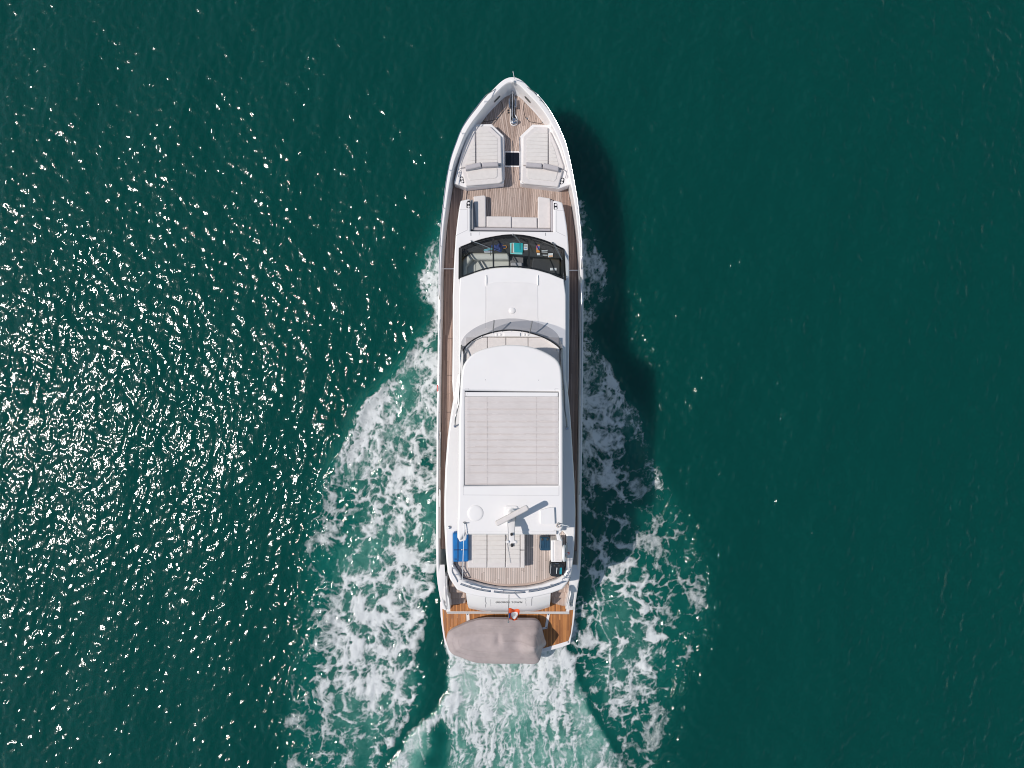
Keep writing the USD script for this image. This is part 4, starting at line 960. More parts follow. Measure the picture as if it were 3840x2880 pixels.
for X, Yy in ((520, 104), (524, 130), (520, 155), (1690, 104), (1694, 130), (1690, 155)):
    c = P(*q1('4', X, Yy), ZH + 0.01); obj('screw', lathe([(0, 0.006), (0.010, 0.004), (0.012, 0)], (c[0], c[1], ZH + 0.012), 8), 'dull_steel', ht)
for X, Yy in ((760, 1190), (1450, 1195)):
    c = P(*q1('3', X, Yy), ZH); obj('screw', lathe([(0, 0.012), (0.012, 0.008), (0.016, 0)], (c[0], c[1], ZH), 8), 'dull_steel', ht)
# rolled awning at the aft edge and hardtop legs
aw = q('5', [(512, 676), (1676, 676)])
A, B = P(*aw[0], ZH - 0.07), P(*aw[1], ZH - 0.07)
obj('awning_roll', tube([A, B], 0.085, 12), 'gelcoat', ht, smooth=40)
for pts, z0, z1 in ((q('5', [(395, 690), (395, 745), (430, 803), (505, 783), (516, 665), (470, 640)]), 5.5, 5.93), (q('5', [(1684, 640), (1752, 620), (1772, 640), (1722, 700), (1742, 770), (1762, 800), (1690, 780), (1680, 700)]), 5.5, 5.93)):
    obj('hardtop_leg', slab(rnd(P2(pts, ZH - 0.1), 0.02), z0, z1, 0.02, 2), 'gelcoat', ht, smooth=40)
for pts in (q('5', [(412, 690), (430, 740), (490, 730), (500, 660)]), q('5', [(1700, 660), (1735, 640), (1750, 690), (1735, 740), (1700, 730)])):
    obj('hardtop_support', slab(rnd(P2(pts, ZH - 0.1), 0.02), 4.1, 5.6, 0.02, 2), 'gelcoat', Y, smooth=40)
for X in (470, 1740):
    for Yy in (1250,):
        a, b = P(*q1('3', X, Yy), 5.93), P(*q1('3', X - (15 if X < 1000 else -15), Yy + 60), 4.45)
        obj('hardtop_pillar', tube([a, b], 0.045, 8), 'grey_trim', Y, smooth=40)
# things on the hardtop
c = P(*q1('5', 630, 433), ZH + 0.05)
obj('satellite_dome', lathe([(0, 0.042), (0.20, 0.040), (0.255, 0.030), (0.28, 0.012), (0.285, 0.0)], (c[0], c[1], ZH - 0.002), 40), 'gelcoat', ht, smooth=40)
obj('locker_lid', slab(P2(rnd(q('5', [(1473, 392), (1585, 360), (1652, 360), (1662, 572), (1480, 574)]), 1.5), ZH + 0.10), ZH - 0.01, ZH + 0.10, 0.008, 2), 'gelcoat', ht, smooth=40)
c = P(*q1('5', 1095, 415), ZH)
obj('radar_plinth', slab(P2(rnd(q('5', [(1005, 335), (1185, 335), (1190, 500), (1005, 500)]), 10), ZH + 0.04), ZH - 0.01, ZH + 0.04, 0.03, 3), 'gelcoat', ht, smooth=40)
# mast
def mp(X, Yy, z): return P(*q1('5', X, Yy), z)
ms = []
secs = [(1098, 470, ZH + 0.02, 0.30, 0.0), (1098, 540, ZH + 0.45, 0.24, 0.0), (1098, 640, ZH + 0.62, 0.21, 0.0), (1100, 760, ZH + 0.70, 0.18, 0.0), (1106, 860, ZH + 0.73, 0.15, 0.0)]
topr, botr = [], []
for X, Yy, z, w, _ in secs:
    c = mp(X, Yy, z)
    topr.append([c + (-w / 2, 0, 0), c + (w / 2, 0, 0)]); botr.append([c + (-w / 2 * 0.8, 0, -0.07), c + (w / 2 * 0.8, 0, -0.07)])
rows = [np.array([t[0], t[0] * 0.5 + t[1] * 0.5 + (0, 0, 0.015), t[1], b[1], b[0], t[0]]) for t, b in zip(topr, botr)]
g = sheet(rows); mast = obj('mast', (np.vstack([g[0]]), np.vstack([g[1], g[1][:, ::-1] * 0 + g[1]]) if False else g[1]), 'gelcoat', Y, smooth=35)
obj('mast_fin', slab(rnd(P2(q('5', [(1070, 478), (1126, 478), (1126, 640), (1072, 640)]), ZH + 0.5), 0.02), ZH - 0.02, lambda x, y: np.interp(-np.asarray(y), [-mp(0, 478, ZH + 0.5)[1], -mp(0, 640, ZH + 0.5)[1]], [ZH + 0.28, ZH + 0.53]), 0.01, 2), 'gelcoat', mast, smooth=40)
zr = ZH + 0.92
pd = mp(1100, 425, ZH + 0.62)
obj('radar_pedestal', lathe([(0, 0.62), (0.09, 0.60), (0.14, 0.52), (0.15, 0.40), (0.14, 0.05), (0.20, 0.0)], (pd[0], mp(1100, 440, ZH + 0.3)[1], ZH + 0.03), 24), 'gelcoat', mast, smooth=40)
ra, rb = mp(895, 572, zr), mp(1316, 352, zr)
rc = (ra + rb) / 2; rang = math.atan2(rb[1] - ra[1], rb[0] - ra[0])
obj('radar_scanner', boxg(rc, (np.linalg.norm(rb - ra), 0.19, 0.11), rang, 0.045), 'cushion', mast, smooth=50)
for X, Yy, z, r_ in ((1106, 845, ZH + 0.77, 0.06), (1100, 705, ZH + 0.72, 0.05), (1150, 803, ZH + 0.72, 0.055), (1052, 800, ZH + 0.72, 0.05)):
    c = mp(X, Yy, z)
    obj('mast_light', lathe([(0, 0.11), (r_ * 0.7, 0.10), (r_, 0.06), (r_, 0.0)], c - (0, 0, 0.04), 18), 'gelcoat' if X in (1150, 1052) else 'black_trim', mast, smooth=40)
cc = mp(1100, 803, ZH + 0.68); obj('light_bracket', boxg(cc, (0.40, 0.05, 0.04), 0, 0.01), 'gelcoat', mast, smooth=40)
obj('mast_edge', cat([tube([np.array(t[0]) + (-0.005, 0, -0.02) for t in topr], 0.012, 6), tube([np.array(t[1]) + (0.005, 0, -0.02) for t in topr], 0.012, 6)]), 'dull_steel', mast)
# whip aerials
def aerial(pts, r0=0.016, r1=0.009):
    p = np.array(pts)
    w = obj('whip_aerial', tube(np.vstack([p[0] * (1 - t) + p[1] * t for t in np.linspace(0, 1, 6)]), np.linspace(r0, r1, 6), 6), 'paper', ht)
    obj('aerial_base', cat([lathe([(0, 0.09), (0.022, 0.085), (0.03, 0.03), (0.05, 0)], p[0] - (0, 0, 0.06), 12), boxg(p[0] + (0.05, 0, 0.0), (0.13, 0.035, 0.03), 0, 0.008)]), 'dull_steel', w)
aerial([mp(487, 560, ZH + 0.08), mp(463, 1300, ZH + 0.55)])
aerial([mp(1712, 570, ZH + 0.06), mp(1846, 600, ZH + 0.10)])
sc = mp(1705, 580, ZH + 0.03)
obj('aerial_coil', cat([tube([sc + (0.05 * math.cos(a) * 1.4, 0.05 * math.sin(a) - 0.03, 0.01 + 0.004 * a) for a in np.linspace(0, 12, 40)], 0.009, 5)]), 'kraft', ht)

# ---- cockpit, transom, stairs
ZP = 0.52
plat = q('6', [(172, 540), (175, 620), (182, 740), (192, 830), (212, 965), (236, 1100), (300, 1155), (600, 1230), (1000, 1250), (1400, 1215), (1560, 1185), (1760, 1130), (1858, 1092), (1885, 960), (1905, 840), (1920, 720), (1928, 600), (1928, 500)])
platw = rnd(P2(plat, ZP), 0.05)
obj('swim_platform', slab(platw, 0.12, ZP, 0.03, 3, bottom=True), 'gelcoat', Y, smooth=40)
tk = q('6', [(200, 630), (204, 720), (216, 860), (238, 1010), (270, 1110), (600, 1195), (1000, 1212), (1400, 1180), (1500, 1150), (1838, 1050), (1868, 960), (1885, 830), (1902, 640), (1848, 640), (1848, 700), (265, 692), (250, 650)])
tkp = Polygon(P2(tk, ZP)).buffer(0)
stripL = Polygon(P2(q('6', [(512, 690), (548, 690), (558, 815), (540, 1300), (520, 1300), (520, 815)]), ZP)); stripR = Polygon(P2(q('6', [(1562, 700), (1594, 700), (1562, 888), (1480, 905), (1480, 880), (1535, 868)]), ZP))
tkp = tkp.difference(unary_union([stripL, stripR]))
zpl = lambda x, y: np.full(np.shape(x), ZP + 0.010)
pw = planked('platform_planking', tkp.buffer(-0.008), zpl, 0.3, 'teak_golden', Y, seed=71, pitch=0.06, butt=3.0)
obj('platform_caulking', slab(np.array(max((tkp.buffer(-0.004).geoms if hasattr(tkp, 'geoms') else [tkp.buffer(-0.004)]), key=lambda g: g.area).exterior.coords)[:-1], ZP - 0.02, ZP + 0.003), 'caulk', Y)
for X, Yy in ((530, 702), (1576, 706), (1550, 874), (1835, 1062)):
    c = P(*q1('6', X, Yy), ZP); obj('tie_down', lathe([(0, 0.012), (0.03, 0.012), (0.034, 0)], (c[0], c[1], ZP + 0.002), 12), 'dull_steel', Y)
# white sill between cockpit sole and platform
for yy0, yy1, m in ((668, 682, 'gelcoat'), (684, 688, 'black_trim'), (690, 697, 'gelcoat')):
    p = P2(q('6', [(262, yy0), (1845, yy0 + 2), (1845, yy1 + 2), (262, yy1)]), ZP + 0.05)
    obj('platform_sill', slab(p, ZP - 0.05, ZP + (0.05 if m == 'gelcoat' else 0.03), 0.008, 2), m, Y, smooth=40)
ctk = Polygon(P2(q('6', [(302, 440), (1832, 440), (1800, 668), (305, 666)]), ZP + 0.04)).buffer(0)
obj('cockpit_base', slab(np.array(ctk.exterior.coords)[:-1], 0.2, ZP + 0.025), 'caulk', Y)
planked('platform_planking', ctk, lambda x, y: np.full(np.shape(x), ZP + 0.035), 0.3, 'teak_golden', Y, seed=81, pitch=0.06, butt=3.0)
# sloping garage door
top_px = q('6', [(508, 420), (640, 440), (765, 452), (1065, 460), (1350, 458), (1480, 448), (1606, 430)])
bot_px = q('6', [(560, 630), (650, 648), (765, 664), (1065, 666), (1350, 666), (1480, 645), (1585, 612)])
tp = spl([P(a, b, 2.0) for a, b in top_px], 41); bt = spl([P(a, b, 0.72) for a, b in bot_px], 41)
rows = []
for t in np.linspace(0, 1, 10):
    r_ = tp * (1 - t) + bt * t
    r_ = r_ + np.array([0, -0.16 * math.sin(math.pi * t), 0.10 * math.sin(math.pi * t)])
    rows.append(r_)
rows = [tp + (0, 0.8, 0.02)] + rows + [bt + (0, 0.05, -0.15)]
ga = obj('garage_door', up(sheet(rows)), 'gelcoat', Y, smooth=50)
for k_ in (0, -1):
    side_ = np.array([r[k_] for r in rows]); backp = side_ * (1, 0, 0) + (0, tp[0, 1] + 0.8, 0) + np.column_stack([0 * side_[:, 0], 0 * side_[:, 0], np.full(len(side_), 0.5)])
    g = sheet([side_, backp]); obj('garage_cheek', g, 'gelcoat', ga)
def on_door(X, Yy):
    """nearest point of the door surface to a place in the photo"""
    R = np.array(rows); fl = R.reshape(-1, 3)
    pr_ = np.column_stack([fl[:, 0] / (K * (CAM_H - fl[:, 2])) + 1920, PY - fl[:, 1] / (K * (CAM_H - fl[:, 2]))])
    a = q1('6', X, Yy); dd = np.hypot(pr_[:, 0] - a[0], pr_[:, 1] - a[1]); o_ = np.argsort(dd)[:4]
    w = 1 / (dd[o_] + 1e-3); return (fl[o_] * w[:, None]).sum(0) / w.sum()
for X, X2 in ((765, 765), (1362, 1352)):
    a = on_door(X, 490); pts = [on_door(X + (X2 - X) * t, 480 + 180 * t) + (0, -0.004, 0.006) for t in np.linspace(0, 1, 8)]
    obj('door_seam', tube(pts, 0.009, 5), 'grey_trim', ga)
for X in (830, 1283):
    pts = [on_door(X, 500 + 160 * t) + (0, -0.003, 0.003) for t in np.linspace(0, 1, 8)]
    obj('door_seam', tube(pts, 0.006, 5), 'seam', ga)
a, b = P(*q1('6', 835, 658), 0.80), P(*q1('6', 1275, 658), 0.80)
obj('door_slot', boxg((a + b) / 2, (np.linalg.norm(b - a), 0.06, 0.06), 0, 0.01), 'black_trim', ga)
obj('grab_handle', tube([P(*q1('6', 520, 500), 1.45), P(*q1('6', 528, 510), 1.55), P(*q1('6', 532, 560), 1.3), P(*q1('6', 526, 580), 1.15)], 0.018, 8), 'steel', ga, smooth=40)
# name of the home port
tm = meshkit.text_mesh('GEORGE TOWN', 0.10, 0.004)
tv = np.array(tm.vertices); L = tv[:, 0].max()
tgtw = P(*q1('6', 1228, 540), 1.4)[0] - P(*q1('6', 888, 540), 1.4)[0]
ca, cb_ = on_door(888, 540), on_door(1228, 544)
cdn = on_door(1060, 575) - on_door(1060, 515); cdn /= np.linalg.norm(cdn)
tx = np.array([1.0, 0, 0]); nn = np.cross(tx, -cdn); nn /= np.linalg.norm(nn)
org = on_door(1060, 548)
v3 = org + (tv[:, :1] - L / 2) * (tgtw / L) * tx + (tv[:, 1:2] + tv[:, :1] * 0 - 0.03) * (-cdn) * 1.0 + (tv[:, 2:3] + 0.012) * nn
obj('home_port_lettering', (v3, np.array(tm.faces)), 'dark_lettering', ga)
# stairs down to the platform
def stair(pts_top, side):
    zs_ = [1.72, 1.44, 1.16, 0.88]
    for (pl_, z) in zip(pts_top, zs_):
        p = P2(q('6', pl_), z)
        st_ = obj('stair_tread', slab(rnd(p, 0.02), 0.4, z, 0.012, 2), 'stair_wood', Y, smooth=40)
        ip = Polygon(p).buffer(-0.03)
        planked('tread_planking', ip, (lambda zz: (lambda x, y: np.full(np.shape(x), zz + 0.008)))(z), 0.0, 'teak_weathered', st_, seed=91, pitch=0.055)
stair([[(290, 270), (520, 270), (520, 345), (290, 345)], [(296, 300), (520, 300), (520, 418), (296, 428)], [(300, 380), (510, 380), (506, 488), (300, 512)], [(303, 450), (505, 450), (500, 560), (303, 585)]], -1)
stair([[(1610, 290), (1850, 290), (1850, 365), (1610, 365)], [(1610, 330), (1838, 330), (1838, 425), (1610, 415)], [(1615, 380), (1830, 380), (1826, 500), (1615, 480)], [(1610, 460), (1822, 460), (1782, 600), (1625, 560)]], 1)
# aft bulkhead and quarter walls
p = P2([(1700, 2060), (2126, 2060), (2126, 2110), (1700, 2110)], 3.0)
obj('aft_bulkhead', slab(p, 0.5, 3.6), 'gelcoat', Y)
for pts, z1 in ((q('6', [(243, 170), (272, 172), (280, 420), (300, 480), (304, 640), (268, 655), (250, 560), (240, 400)]), 2.0), (q('6', [(1842, 200), (1872, 200), (1868, 420), (1848, 500), (1842, 650), (1800, 640), (1815, 520), (1835, 380)]), 2.0)):
    def zq(x, y): return np.interp(-np.asarray(y), [7.0, 8.0, 8.6, 9.3], [2.05, 1.85, 1.45, 0.95])
    obj('quarter_wall', slab(rnd(P2(pts, 1.6), 0.02), 0.4, zq, 0.02, 2), 'gelcoat', Y, smooth=40)
capq = [(P(*q1('6', 128, 60), 2.1), P(*q1('6', 232, 60), 2.1)), (P(*q1('6', 132, 180), 2.1), P(*q1('6', 240, 180), 2.1)), (P(*q1('6', 150, 330), 1.95), P(*q1('6', 244, 330), 1.95)), (P(*q1('6', 176, 460), 1.65), P(*q1('6', 246, 460), 1.65)), (P(*q1('6', 205, 570), 1.2), P(*q1('6', 248, 570), 1.2)), (P(*q1('6', 240, 650), 0.75), P(*q1('6', 262, 652), 0.75))]
obj('quarter_deck', up(sheet([[a, a * 0.5 + b * 0.5 + (0, 0, 0.03), b] for a, b in capq])), 'gelcoat', Y, smooth=50)
capr = [(P(*q1('6', 1870, 60), 2.1), P(*q1('6', 1990, 60), 2.1)), (P(*q1('6', 1866, 180), 2.1), P(*q1('6', 1982, 180), 2.1)), (P(*q1('6', 1862, 330), 1.95), P(*q1('6', 1955, 330), 1.95)), (P(*q1('6', 1858, 460), 1.65), P(*q1('6', 1932, 440), 1.65)), (P(*q1('6', 1850, 570), 1.2), P(*q1('6', 1928, 560), 1.2)), (P(*q1('6', 1842, 650), 0.75), P(*q1('6', 1922, 640), 0.75))]
obj('quarter_deck', up(sheet([[a, a * 0.5 + b * 0.5 + (0, 0, 0.03), b] for a, b in capr])), 'gelcoat', Y, smooth=50)
for X, Yy, sgn in ((252, 575, -1), (1868, 575, 1)):
    c = P(*q1('6', X, Yy), 1.4); obj('stern_cleat', cat([tube([c + (0, 0.10, 0.03), c + (0, 0.04, 0.06), c + (0, -0.04, 0.06), c + (0, -0.10, 0.03)], 0.02, 8), boxg(c, (0.05, 0.08, 0.10), 0, 0.01)]), 'dull_steel', Y, smooth=40)
for X, Yy in ((298, 612),):
    c = P(*q1('5', X, Yy), ZC); obj('courtesy_light', lathe([(0, 0.06), (0.04, 0.055), (0.065, 0.03), (0.07, 0)], (c[0], c[1], ZC - 0.005), 18), 'steel', Y, smooth=40)
for X, Yy, m in ((138, 1300, 'red_light'),):
    c = P(*q1('3', X + 6, Yy), 2.45); obj('port_light', boxg(c, (0.07, 0.28, 0.10), 0, 0.03), m, Y, smooth=40)
# ------------------------------------------------------------------ loose things on board
# covered tender lying across the swim platform
TZ = 1.35
tpts = q('6', [(250, 1050), (262, 990), (290, 940), (400, 880), (520, 825), (700, 778), (920, 770), (1100, 775), (1300, 780), (1415, 786), (1462, 820), (1490, 880), (1510, 960), (1535, 1050), (1550, 1095), (1535, 1135), (1505, 1170), (1475, 1290), (1435, 1362), (1300, 1366), (1000, 1366), (760, 1362), (640, 1352), (500, 1308), (400, 1272), (320, 1235), (275, 1160)])
to = spl(P2(tpts, 1.15), 160, closed=True)
tc = P(*q1('6', 850, 1060), 1.3)[:2]
T = thing('covered_tender', 'small tender boat under a taupe canvas cover lying across the swim platform', 'tender', (tc[0], tc[1], 0.56))
NR = 44
fr_ = np.r_[1.0, np.linspace(1.0, 0.0, NR)]
rowsT = []
xn = lambda p: (p[:, 0] - to[:, 0].min()) / (to[:, 0].max() - to[:, 0].min())
for i, s in enumerate(fr_):
    # shrink towards a spine along the boat's length
    spx = np.clip(to[:, 0], P(*q1('6', 520, 0), 1.2)[0], P(*q1('6', 1380, 0), 1.2)[0])
    spine = np.column_stack([spx, np.full(len(to), tc[1])])
    p = spine + (to - spine) * s
    u_ = xn(p)
    edgez = 1.02 - 0.10 * np.clip(0.3 - u_, 0, 1)
    crown = 0.30 + 0.16 * np.exp(-((u_ - 0.55) / 0.14) ** 2) + 0.10 * np.exp(-((u_ - 0.88) / 0.10) ** 2)
    z = edgez + crown * (1 - s ** 2.2)
    z = z + 0.50 * np.exp(-((u_ - 0.86) / 0.09) ** 2) * np.exp(-((p[:, 1] - tc[1] + 0.05) / 0.38) ** 2) * sstep(1.0, 0.6, s)
    sag = 0.05 * np.exp(-((s - 0.62) / 0.16) ** 2) * np.exp(-((u_ - 0.33) / 0.25) ** 2)
    z = z - sag
    # folds pulled to the stern end
    ang = np.arctan2(p[:, 1] - tc[1], p[:, 0] - tc[0])
    z = z + 0.045 * sstep(0.78, 0.95, u_) * np.sin(ang * 22 + 3 * s) * sstep(0.1, 0.6, s)
    dy = p[:, 1] - tc[1]
    z = z + 0.045 * np.exp(-((dy - 0.02 + 0.16 * (u_ - 0.75)) / 0.05) ** 2) * sstep(0.50, 0.6, u_)  # ridge over the seat
    z = z - 0.10 * np.exp(-((u_ - 0.525) / 0.022) ** 2) * np.exp(-((dy - 0.12) / 0.25) ** 2)
    z = z + 0.06 * fb(p[:, 0], p[:, 1] * 1.5, 0.6, 4, 77) + 0.010 * fb(p[:, 0] * 0.6, p[:, 1], 0.12, 3, 78)
    if i == 0: z = np.full(len(p), 0.60); p = spine + (to - spine) * 0.93
    elif i == 1: z = z - 0.07
    elif i == 2: pass
    rowsT.append(np.column_stack([p, z]))
R_ = np.array([np.vstack([r, r[:1]]) for r in rowsT])
obj('cover', up(sheet(R_)), 'tender_canvas', T, smooth=60, loc=(tc[0], tc[1], 0.56))
ho = Polygon(to).buffer(-0.10)
obj('tender_hull', slab(np.array(ho.exterior.coords)[:-1], 0.56, 1.0, 0.05), 'grey_trim', T, smooth=40, loc=(tc[0], tc[1], 0.56))
for k_ in (14, 27):
    obj('cover_seam', tube(np.vstack([rowsT[k_], rowsT[k_][:1]]) + (0, 0, 0.001), 0.007, 5, caps=False), 'tender_canvas', T, loc=(tc[0], tc[1], 0.56))
hem = np.vstack([rowsT[1], rowsT[1][:1]]); obj('hem_cord', tube(hem + (0, 0, -0.02), 0.012, 5, caps=False), 'tender_canvas', T, loc=(tc[0], tc[1], 0.56))

# ensign
f0, f1 = P(*q1('6', 1067, 450), 4.45), P(*q1('6', 1058, 800), 5.35)
E = thing('ensign', 'orange red ensign with a white disc on a slanting staff above the stern', 'flag', f0)
obj('staff', tube([f0 * (1 - t) + f1 * t for t in np.linspace(0, 1, 8)], 0.016, 8), 'dull_steel', E, smooth=40, loc=f0)
obj('staff_ball', lathe([(0, 0.05), (0.03, 0.04), (0.04, 0.0), (0.03, -0.04), (0, -0.05)], f1, 14), 'steel', E, smooth=True, loc=f0)
zfl = 5.05
cA, cB, cC, cD = [P(*q1('6', *p), z) for p, z in (((1062, 625), 5.0), ((1203, 640), 4.95), ((1180, 782), 5.05), ((1066, 772), 5.28))]
nu_, nv_ = 26, 22
uu, vv = np.meshgrid(np.linspace(0, 1, nu_), np.linspace(0, 1, nv_))
FG = (cA * ((1 - uu) * (1 - vv))[..., None] + cB * (uu * (1 - vv))[..., None] + cC * (uu * vv)[..., None] + cD * ((1 - uu) * vv)[..., None])
FG[..., 2] += 0.05 * np.sin(uu * 8 + vv * 2.0) * uu + 0.015 * np.sin(vv * 7 + uu * 3)
FG[..., 1] += 0.02 * np.sin(uu * 9); FG[..., 0] += 0.02 * np.sin(vv * 6) * uu
obj('cloth', up(sheet(FG)), 'flag_orange', E, smooth=True, loc=f0)
def on_flag(a, b, lift):
    i, j = b * (nv_ - 1), a * (nu_ - 1)
    return np.array([map_coordinates(FG[..., k], [[i], [j]], order=1)[0] for k in range(3)]) + (0, 0, lift)
th = np.linspace(0, 2 * math.pi, 26)
disc = [[on_flag(0.58 + 0.34 * s * math.cos(t), 0.55 + 0.31 * s * math.sin(t), 0.010) for t in th] for s in (0.02, 0.35, 0.7, 1.0)]
dd_ = obj('disc', up(sheet(disc)), 'flag_white', E, smooth=True, loc=f0)
emb = [[on_flag(0.58 + 0.10 * s * math.cos(t), 0.50 + 0.15 * s * math.sin(t), 0.017) for t in np.linspace(0, 2 * math.pi, 9)] for s in (0.02, 1.0)]
obj('emblem', up(sheet(emb)), 'seam', dd_, loc=f0)
can_ = [[on_flag(a, b, 0.012) for a in (0.01, 0.10, 0.16)] for b in (0.45, 0.6, 0.75, 0.9)]
obj('canton', up(sheet(can_)), 'flag_blue', E, loc=f0)

# blue bag
bz = ZD + 0.64
bc = P(*q1('5', 435, 935), ZD)
bag = thing('storage_bag', 'bright blue rectangular cover bag with dark straps beside the fly deck sunbed', 'bag', (bc[0], bc[1], ZD))
bl = (bc[0], bc[1], ZD)
obj('body', slab(P2(rnd(q('5', [(340, 690), (540, 690), (540, 1060), (345, 1065)]), 3), bz), ZD + 0.005, bz, 0.05, 4), 'blue_cover', bag, smooth=45, loc=bl)
for a, b in (((340, 905), (540, 905)), ((405, 700), (405, 1064)), ((345, 1025), (405, 1025))):
    A, B = P(*q1('5', *a), bz), P(*q1('5', *b), bz)
    obj('strap', boxg((A + B) / 2 + (0, 0, 0.003), (max(abs(B[0] - A[0]) - 0.08, 0.035), max(abs(B[1] - A[1]) - 0.08, 0.03), 0.012), 0, 0.004), 'blue_strap', bag, loc=bl)
A = P(*q1('5', 457, 902), bz); obj('buckle', boxg(A + (0, 0, 0.012), (0.04, 0.04, 0.02), 0, 0.005), 'paper', bag, loc=bl)

# suitcases
def suitcase(label, key, pts, z1, matn, stripes, wheels, handle):
    w = P2(rnd(q(key, pts), 5), z1); c = w.mean(0)
    o_ = (c[0], c[1], ZD)
    s = thing('suitcase', label, 'suitcase', o_, group=None)
    obj('shell', slab(w, ZD + 0.01, z1, 0.05, 4), matn, s, smooth=45, loc=o_)
    obj('zip_band', slab(inset(orient(w), -0.006), z1 - 0.16, z1 - 0.13, 0.003), 'rubber', s, loc=o_)
    for a, b, m in stripes:
        A, B = P(*q1(key, *a), z1), P(*q1(key, *b), z1)
        obj('rib', tube([A + (0, 0, 0.004), B + (0, 0, 0.004)], 0.014, 6), m, s, loc=o_)
    for a in wheels:
        A = P(*q1(key, *a), z1); obj('wheel', lathe([(0, 0.02), (0.03, 0.02), (0.045, 0.01), (0.05, -0.01)], A, 16), 'rubber', s, smooth=40, loc=o_)
    h = [P(*q1(key, *a), z1 + dz) for a, dz in handle]
    obj('handle', tube(h, 0.014, 6), 'dull_steel', s, loc=o_)
suitcase('navy blue hard suitcase lying flat left of the white bar unit', 'D', [(1005, 960), (1030, 925), (1240, 935), (1270, 985), (1275, 1260), (1250, 1285), (1020, 1280), (990, 1235)], ZD + 0.42, 'navy_shell',
         [((1040, 1010), (1040, 1210), 'navy_shell'), ((1100, 1010), (1100, 1210), 'navy_shell'), ((1160, 1010), (1160, 1210), 'navy_shell'), ((1220, 1010), (1220, 1210), 'navy_shell')], [(1060, 985), (1200, 985)],
         [((1285, 1080), -0.02), ((1345, 1080), 0.03), ((1345, 1165), 0.03), ((1285, 1165), -0.02)])
suitcase('black suitcase with bright teal stripes in the aft corner of the fly deck', 'E', [(1120, 520), (1165, 475), (1440, 490), (1490, 560), (1490, 680), (1400, 850), (1300, 865), (1150, 840), (1110, 770)], ZD + 0.46, 'black_shell',
         [((1390, 615), (1385, 780), 'teal_stripe'), ((1418, 615), (1413, 780), 'teal_stripe'), ((1305, 615), (1290, 770), 'paper'), ((1150, 560), (1130, 770), 'seam')], [(1250, 560), (1370, 560)],
         [((1250, 490), 0.0), ((1255, 500), 0.03), ((1345, 508), 0.03), ((1350, 500), 0.0)])
# horseshoe lifebuoy on the rail
lb = [P(*q1('5', X, Yy), z) for X, Yy, z in ((1785, 1045, ZC + 0.50), (1776, 1010, ZC + 0.70), (1775, 950, ZC + 0.76), (1777, 890, ZC + 0.70), (1786, 852, ZC + 0.50))]
LB = thing('lifebuoy', 'white horseshoe lifebuoy hung on the starboard fly deck rail', 'lifebuoy', lb[2])
obj('float', tube(spl(lb, 24), np.r_[0.04, np.full(22, 0.062), 0.04], 10), 'paper', LB, smooth=50, loc=lb[2])
c = P(*q1('5', 1838, 945), ZC + 0.25); obj('light', lathe([(0, 0.12), (0.035, 0.11), (0.04, 0.0)], c, 12), 'flag_orange', LB, smooth=40, loc=lb[2])
c = P(*q1('5', 1810, 950), ZC + 0.4); obj('bracket', boxg(c, (0.22, 0.03, 0.03), 0, 0.006), 'steel', LB, loc=lb[2])

# things on the dashboard
DZ = 2.865
def flat(name, label, catg, pts, z0, h, m, extra=()):
    w = P2(q('G', pts), z0 + h); c = w.mean(0); o_ = (c[0], c[1], z0)
    t = thing(name, label, catg, o_)
    obj('body', slab(w, z0, z0 + h, 0.003, 2), m, t, loc=o_)
    for nm, p2, hh, mm in extra:
        obj(nm, slab(P2(q('G', p2), z0 + h + hh), z0 + h - 0.002, z0 + h + hh), mm, t, loc=o_)
    return t
flat('folder', 'pale turquoise folder lying under the teal book on the dashboard', 'folder', [(1066, 156), (1150, 152), (1300, 330), (1302, 372), (1075, 362)], DZ, 0.02, 'pale_teal', [('sheet', [(1098, 165), (1140, 160), (1140, 345), (1090, 345)], 0.006, 'kraft'), ('sheet', [(1128, 160), (1150, 158), (1150, 340), (1125, 340)], 0.010, 'paper')])
flat('book', 'bright teal square book behind the middle windscreen pane', 'book', [(1142, 153), (1312, 160), (1308, 334), (1146, 326)], DZ + 0.032, 0.035, 'teal_cover')
flat('paper', 'white printed paper right of the teal book', 'paper', [(1325, 180), (1402, 178), (1402, 290), (1325, 292)], DZ, 0.012, 'paper', [('print', [(1335, 195), (1392, 195), (1392, 205), (1335, 207)], 0.002, 'grey_trim'), ('print', [(1335, 222), (1392, 222), (1392, 232), (1335, 234)], 0.002, 'grey_trim'), ('print', [(1340, 250), (1385, 250), (1385, 265), (1340, 265)], 0.002, 'card_blue')])
flat('brochure', 'colourful brochure with pink and orange print behind the starboard pane', 'brochure', [(1560, 190), (1628, 188), (1632, 335), (1565, 335)], DZ, 0.014, 'card_orange', [('print', [(1562, 195), (1595, 195), (1595, 255), (1562, 258)], 0.002, 'card_pink'), ('print', [(1597, 215), (1626, 215), (1628, 290), (1585, 290)], 0.002, 'card_blue')])
flat('notepad', 'small white notepad below the colourful brochure', 'notepad', [(1576, 345), (1632, 345), (1634, 386), (1578, 386)], DZ, 0.02, 'paper')
flat('marker_box', 'orange and white box of pens at the starboard end of the dashboard', 'box', [(1790, 350), (1880, 345), (1880, 420), (1788, 425)], DZ, 0.05, 'paper', [('print', [(1800, 395), (1875, 390), (1875, 415), (1800, 418)], 0.002, 'card_orange')])
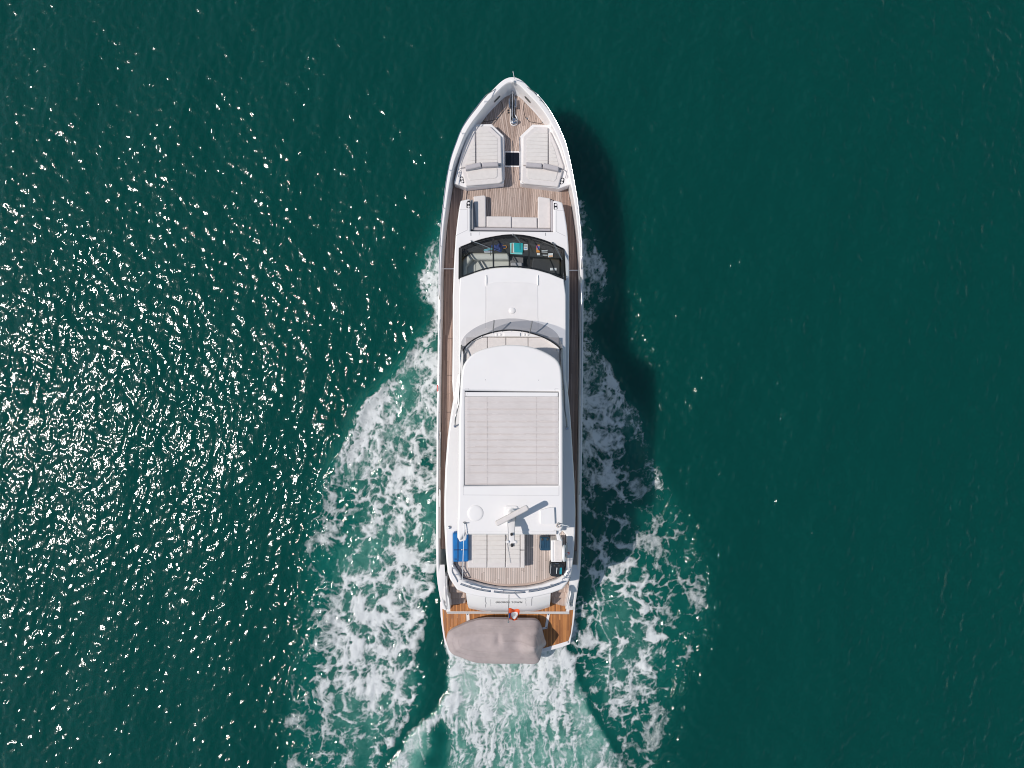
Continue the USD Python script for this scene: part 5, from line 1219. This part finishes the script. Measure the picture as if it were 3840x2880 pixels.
for i, (a, b, lab) in enumerate((((1665, 300), (1775, 296), 'white pen lying uppermost of three by the starboard wiper'), ((1665, 326), (1770, 330), 'thicker white pen in the middle of three by the starboard wiper'), ((1680, 386), (1770, 388), 'white pen lying lowest of three by the starboard wiper'))):
    A, B = P(*q1('G', *a), DZ + 0.02), P(*q1('G', *b), DZ + 0.02)
    t = thing('pen', lab, 'pen', (A + B) / 2)
    obj('barrel', tube([A, B], 0.016, 8), 'paper', t, smooth=40, loc=(A + B) / 2)
    obj('cap', tube([B, B + (B - A) * 0.12], 0.017, 8), 'grey_trim', t, smooth=40, loc=(A + B) / 2)
t_ = [((575, 300), (740, 260), 'pale_teal', 'pale striped towel nearest the bow behind the port pane'), ((580, 322), (735, 322), 'paper', 'white striped towel nearest the settee behind the port pane')]
for a, b, m, lab in t_:
    A, B = P(*q1('G', *a), DZ + 0.03), P(*q1('G', *b), DZ + 0.03); c = (A + B) / 2
    t = thing('towel', lab, 'towel', (c[0], c[1], DZ))
    obj('fold', boxg((c[0], c[1], DZ + 0.03), (np.linalg.norm(B - A), 0.07, 0.055), math.atan2(B[1] - A[1], B[0] - A[0]), 0.02), m, t, smooth=40, loc=(c[0], c[1], DZ))
    obj('stripe', boxg((c[0], c[1] - 0.005, DZ + 0.058), (np.linalg.norm(B - A) * 0.94, 0.022, 0.006), math.atan2(B[1] - A[1], B[0] - A[0]), 0.002), 'flag_blue', t, loc=(c[0], c[1], DZ))
c = P(*q1('G', 965, 232), DZ + 0.03)
t = thing('cable', 'orange cable coiled in a ring behind the middle pane', 'cable', (c[0], c[1], DZ))
obj('coil', tube([(c[0] + 0.095 * math.cos(a) , c[1] + 0.055 * math.sin(a), DZ + 0.02 + 0.003 * a) for a in np.linspace(-2.2, 9, 50)], 0.010, 6), 'card_orange', t, smooth=40, loc=(c[0], c[1], DZ))
c = P(*q1('G', 850, 240), DZ + 0.04)
t = thing('jacket', 'crumpled dark navy jacket beside the left windscreen mullion', 'jacket', (c[0], c[1], DZ))
a = np.linspace(0, 2 * math.pi, 30)
rowsj = [[(c[0] + s * (0.26 + 0.06 * math.sin(3 * x)) * math.cos(x), c[1] + s * (0.15 + 0.04 * math.cos(5 * x)) * math.sin(x), DZ + 0.09 * (1 - s ** 2) + 0.025 * math.sin(7 * x + 5 * s) * s * (1 - s)*3) for x in a] for s in np.linspace(1, 0.02, 9)]
obj('cloth', up(sheet(rowsj)), 'flag_blue', t, smooth=60, loc=(c[0], c[1], DZ))
